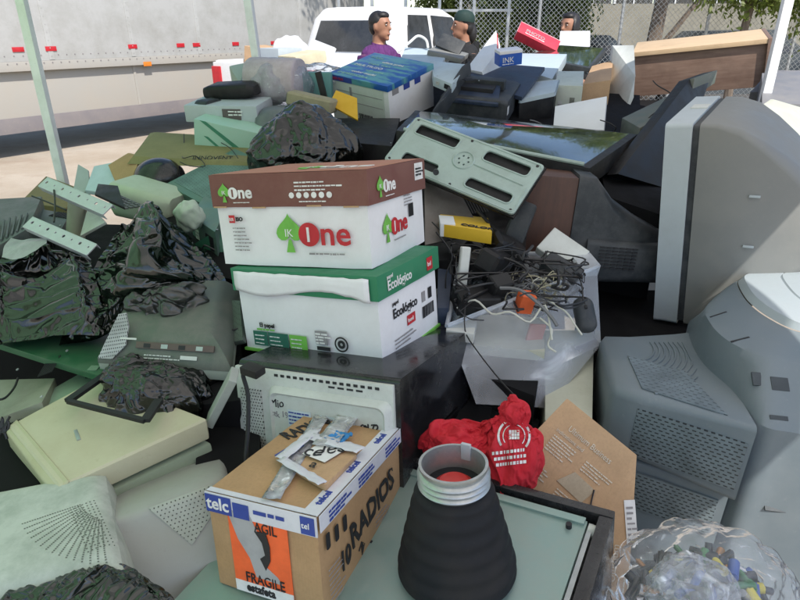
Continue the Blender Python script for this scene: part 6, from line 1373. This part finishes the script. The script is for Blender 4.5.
# ------------------------------------------------------------------ people
def fuse(o, vox):
    m = o.modifiers.new('r', 'REMESH'); m.mode = 'VOXEL'; m.voxel_size = vox; m.use_smooth_shade = True
    s = o.modifiers.new('s', 'SMOOTH'); s.iterations = 3; s.factor = .5
    bpy.context.view_layer.update(); me = bpy.data.meshes.new_from_object(o.evaluated_get(bpy.context.evaluated_depsgraph_get()))
    o.modifiers.clear(); mt = o.data.materials[0]; o.data = me; me.materials.clear(); me.materials.append(mt)
    for p in me.polygons: p.use_smooth = True
    return o
def ell(b, c, r, M=None, sub=3):
    M = M or Matrix.Identity(4); x = bmesh.ops.create_icosphere(b.bm, subdivisions=sub, radius=1)
    for v in x['verts']: v.co = M @ Vector((c[0]+v.co.x*r[0], c[1]+v.co.y*r[1], c[2]+v.co.z*r[2]))
def cone(b, pts):
    for (p0, r0), (p1, r1) in zip(pts, pts[1:]): b.cyl(p0, p1, r0, r1, 14); ell(b, p1, (r1, r1, r1), None, 2)
def person(label, pos, yaw, hyaw, H, skin, hair, shirt, sleeve, arms, cap=False, bun=False, pants=None, lean=0):
    """figure facing +x before yaw; head turned a further hyaw"""
    k = H/1.75
    t = thing('person', label, 'person', Matrix.Translation(pos) @ Matrix.Rotation(R(yaw), 4, 'Z') @ Matrix.Scale(k, 4))
    HM = Matrix.Translation((0.015+lean, 0, 1.62)) @ Matrix.Rotation(R(hyaw), 4, 'Z')
    b = B()
    def torso(g=0):
        b.loft([[Vector((cx+(rx+g)*math.cos(a), (ry+g)*math.sin(a), z)) for a in [2*PI*i/24 for i in range(24)]] for z, cx, rx, ry in
                ((.90, 0, .11, .155), (1.0, .0, .115, .15), (1.12, .005, .105, .14), (1.25, .01, .12, .165), (1.36, .005, .115, .18), (1.42, .0, .10, .175), (1.455, -.005, .075, .13), (1.475, -.005, .055, .075))])
    torso()
    cone(b, [((-.01+lean*.3, 0, 1.45), .058), ((.0+lean, 0, 1.56), .054)])
    ell(b, (0, 0, .01), (.088, .074, .105), HM); ell(b, (.025, 0, -.055), (.062, .055, .062), HM); ell(b, (-.02, 0, .03), (.082, .076, .085), HM)
    ell(b, (.098, 0, -.022), (.018, .012, .018), HM, 2); b.hexa([HM @ Vector(q) for q in ((.07, -.01, .03), (.088, -.005, .03), (.088, .005, .03), (.07, .01, .03), (.08, -.014, -.03), (.108, -.009, -.03), (.108, .009, -.03), (.08, .014, -.03))])
    ell(b, (.078, 0, -.058), (.014, .024, .006), HM, 2); ell(b, (.078, 0, -.069), (.014, .021, .006), HM, 2); ell(b, (.066, 0, -.10), (.022, .025, .018), HM, 2)
    ell(b, (.074, 0, .028), (.016, .055, .008), HM, 2)
    for s in (-1, 1): ell(b, (-.005, s*.076, -.012), (.018, .009, .030), HM, 2)
    for s, arm in ((-1, arms[0]), (1, arms[1])):
        sh, el, wr = (0, s*.185, 1.39), arm[0], arm[1]
        cone(b, [(sh, .05), (el, .040), (wr, .026)])
        e_, w_ = Vector(el), Vector(wr); d = (w_-e_).normalized(); sd_ = d.cross(Vector((0, 0, 1))); sd_ = sd_.normalized() if sd_.length > .1 else Vector((0, 1, 0)); nn = sd_.cross(d)
        pc = w_+d*.045; b.hexa([w_+sd_*a_*.03+nn*c_*.012+d*l_ for l_ in (0, .085) for a_, c_ in ((-1, -1), (1, -1), (1, 1), (-1, 1))])
        for f_, (o_, L) in enumerate(((-.028, .062), (-.010, .072), (.010, .068), (.028, .052))):
            q0 = w_+d*.08+sd_*o_; q1 = q0+d*L*.5-nn*.01; q2 = q1+d*L*.35-nn*.022; cone(b, [(q0, .0085), (q1, .008), (q2, .007)])
        q0 = w_+d*.02+sd_*.028; q1 = q0+d*.04+sd_*.024-nn*.01; cone(b, [(q0, .011), (q1, .009), (q1+d*.028-nn*.01, .008)])
    for s in (-1, 1): cone(b, [((0, s*.085, .93), .085), ((.02, s*.09, .50), .055), ((-.01, s*.09, .09), .040)]); ell(b, (.06, s*.095, .045), (.13, .045, .045))
    fuse(b.done('body', skin, t), .009)
    # shirt
    b = B(); torso(.014); ell(b, (-.005, 0, 1.43), (.085, .12, .045))
    for s, arm in ((-1, arms[0]), (1, arms[1])):
        sh = Vector((0, s*.18, 1.385)); el = Vector(arm[0]); cone(b, [(sh, .066), (tuple(sh.lerp(el, sleeve)), .058)])
    fuse(b.done('shirt', shirt, t), .012)
    if not cap or True:
        b = B(); b.lathe([(.062, 0), (.072, .012), (.066, .026), (.060, .020), (.060, .004)], 24, Matrix.Translation((-.004+lean*.3, 0, 1.462)) @ Matrix.Rotation(R(12), 4, 'Y'), False); b.done('collar', shirt, t)
    # hair
    b = B(); ell(b, (-.020, 0, .036), (.088, .080, .084), HM); ell(b, (-.04, 0, -.01), (.060, .076, .075), HM)
    if not cap: ell(b, (.030, 0, .080), (.050, .060, .034), HM)
    if bun: ell(b, (-.06, 0, -.08), (.05, .05, .12), HM); ell(b, (.0, .07, -.02), (.045, .02, .08), HM); ell(b, (.0, -.07, -.02), (.045, .02, .08), HM)
    if cap: ell(b, (-.085, 0, -.06), (.05, .06, .09), HM)
    fuse(b.done('hair', hair, t), .006)
    for s in (-1, 1):
        e = B(); ell(e, (.080, s*.030, .008), (.007, .012, .0042), HM, 2); e.done('eye', flat('eye_white', (.7, .68, .65), .3), t); e = B(); ell(e, (.0865, s*.030, .008), (.002, .0055, .0045), HM, 2); e.done('iris', flat('iris_dark', (.02, .012, .01), .2), t)
        e = B(); ell(e, (.084, s*.031, .026), (.006, .019, .004), HM, 2); e.done('eyebrow', hair, t)
    e = B(); ell(e, (.088, 0, -.0635), (.006, .021, .0065), HM, 2); e.done('lips', flat('lips', (.32, .13, .10), .4), t)
    if cap:
        b = B(); b.lathe([(.090, 0), (.092, .02), (.086, .055), (.062, .085), (.02, .098), (.001, .099)], 28, HM @ Matrix.Translation((-.012, 0, .035)) @ Matrix.Rotation(R(-6), 4, 'Y') @ Matrix.Diagonal((1.04, .94, 1, 1))); b.done('cap', cap, t)
    pt = B(); pt.loft([[Vector((rx*math.cos(a), ry*math.sin(a), z)) for a in [2*PI*i/20 for i in range(20)]] for z, rx, ry in ((.80, .12, .165), (.96, .128, .172), (1.0, .126, .166))])
    for s in (-1, 1): cone(pt, [((0, s*.085, .90), .098), ((.02, s*.09, .50), .07), ((-.01, s*.09, .10), .06)])
    fuse(pt.done('trousers', pants or flat('dark_denim', (.03, .035, .06), .8), t), .014)
    return t
def clothm(n, c):
    m, nt, b = nodes(n); v = coords(nt, scale=(1, 1, .6)); lk(nt, mixc(nt, ramp(nt, nz(nt, v, 8, 5), [(.35, 0), (.7, 1)]), c, tuple(x*.6 for x in c)), b.inputs['Base Color']); b.inputs['Roughness'].default_value = .85
    w = nd(nt, 'ShaderNodeTexNoise'); w.inputs['Scale'].default_value = 7; w.inputs['Distortion'].default_value = 2; lk(nt, v, w.inputs['Vector']); bump(nt, b, w.outputs['Fac'], .8, .05); MATS[n] = m; return m
SK = plastic('skin_brown', (.34, .165, .10), .5, .2, (.25, .11, .07), 12, speck=0); HR = plastic('black_hair', (.012, .010, .010), .45, .3, (.03, .025, .02), 40, speck=0)
rel = (((.05, -.24, 1.12), (.22, -.20, .98)), ((.05, .24, 1.12), (.22, .20, .98)))
def stand(px, py, d, H): q = U(px, py, d); return Vector((q.x, q.y, 0))
person('man in a purple polo shirt standing behind the cartons, looking right', stand(379, 30, 5.3, 1), -42, 12, 1.80, SK, HR, clothm('purple_polo', (.105, .022, .13)), .55, rel)
person('person in a dark green cap and black top, in profile looking left', stand(464, 30, 5.6, 1), 205, -12, 1.80, SK, HR, clothm('black_shirt', (.014, .014, .015)), .6, rel, cap=plastic('dark_green_cap', (.008, .03, .024), .7, .2))
person('woman with dark tied hair holding an open laptop, facing left', stand(570, 30, 5.7, 1), 228, -10, 1.80, SK, HR, MATS['black_shirt'], .8, (((.10, -.22, 1.15), (.30, -.14, 1.22)), ((.10, .22, 1.15), (.30, .16, 1.22))), bun=True)
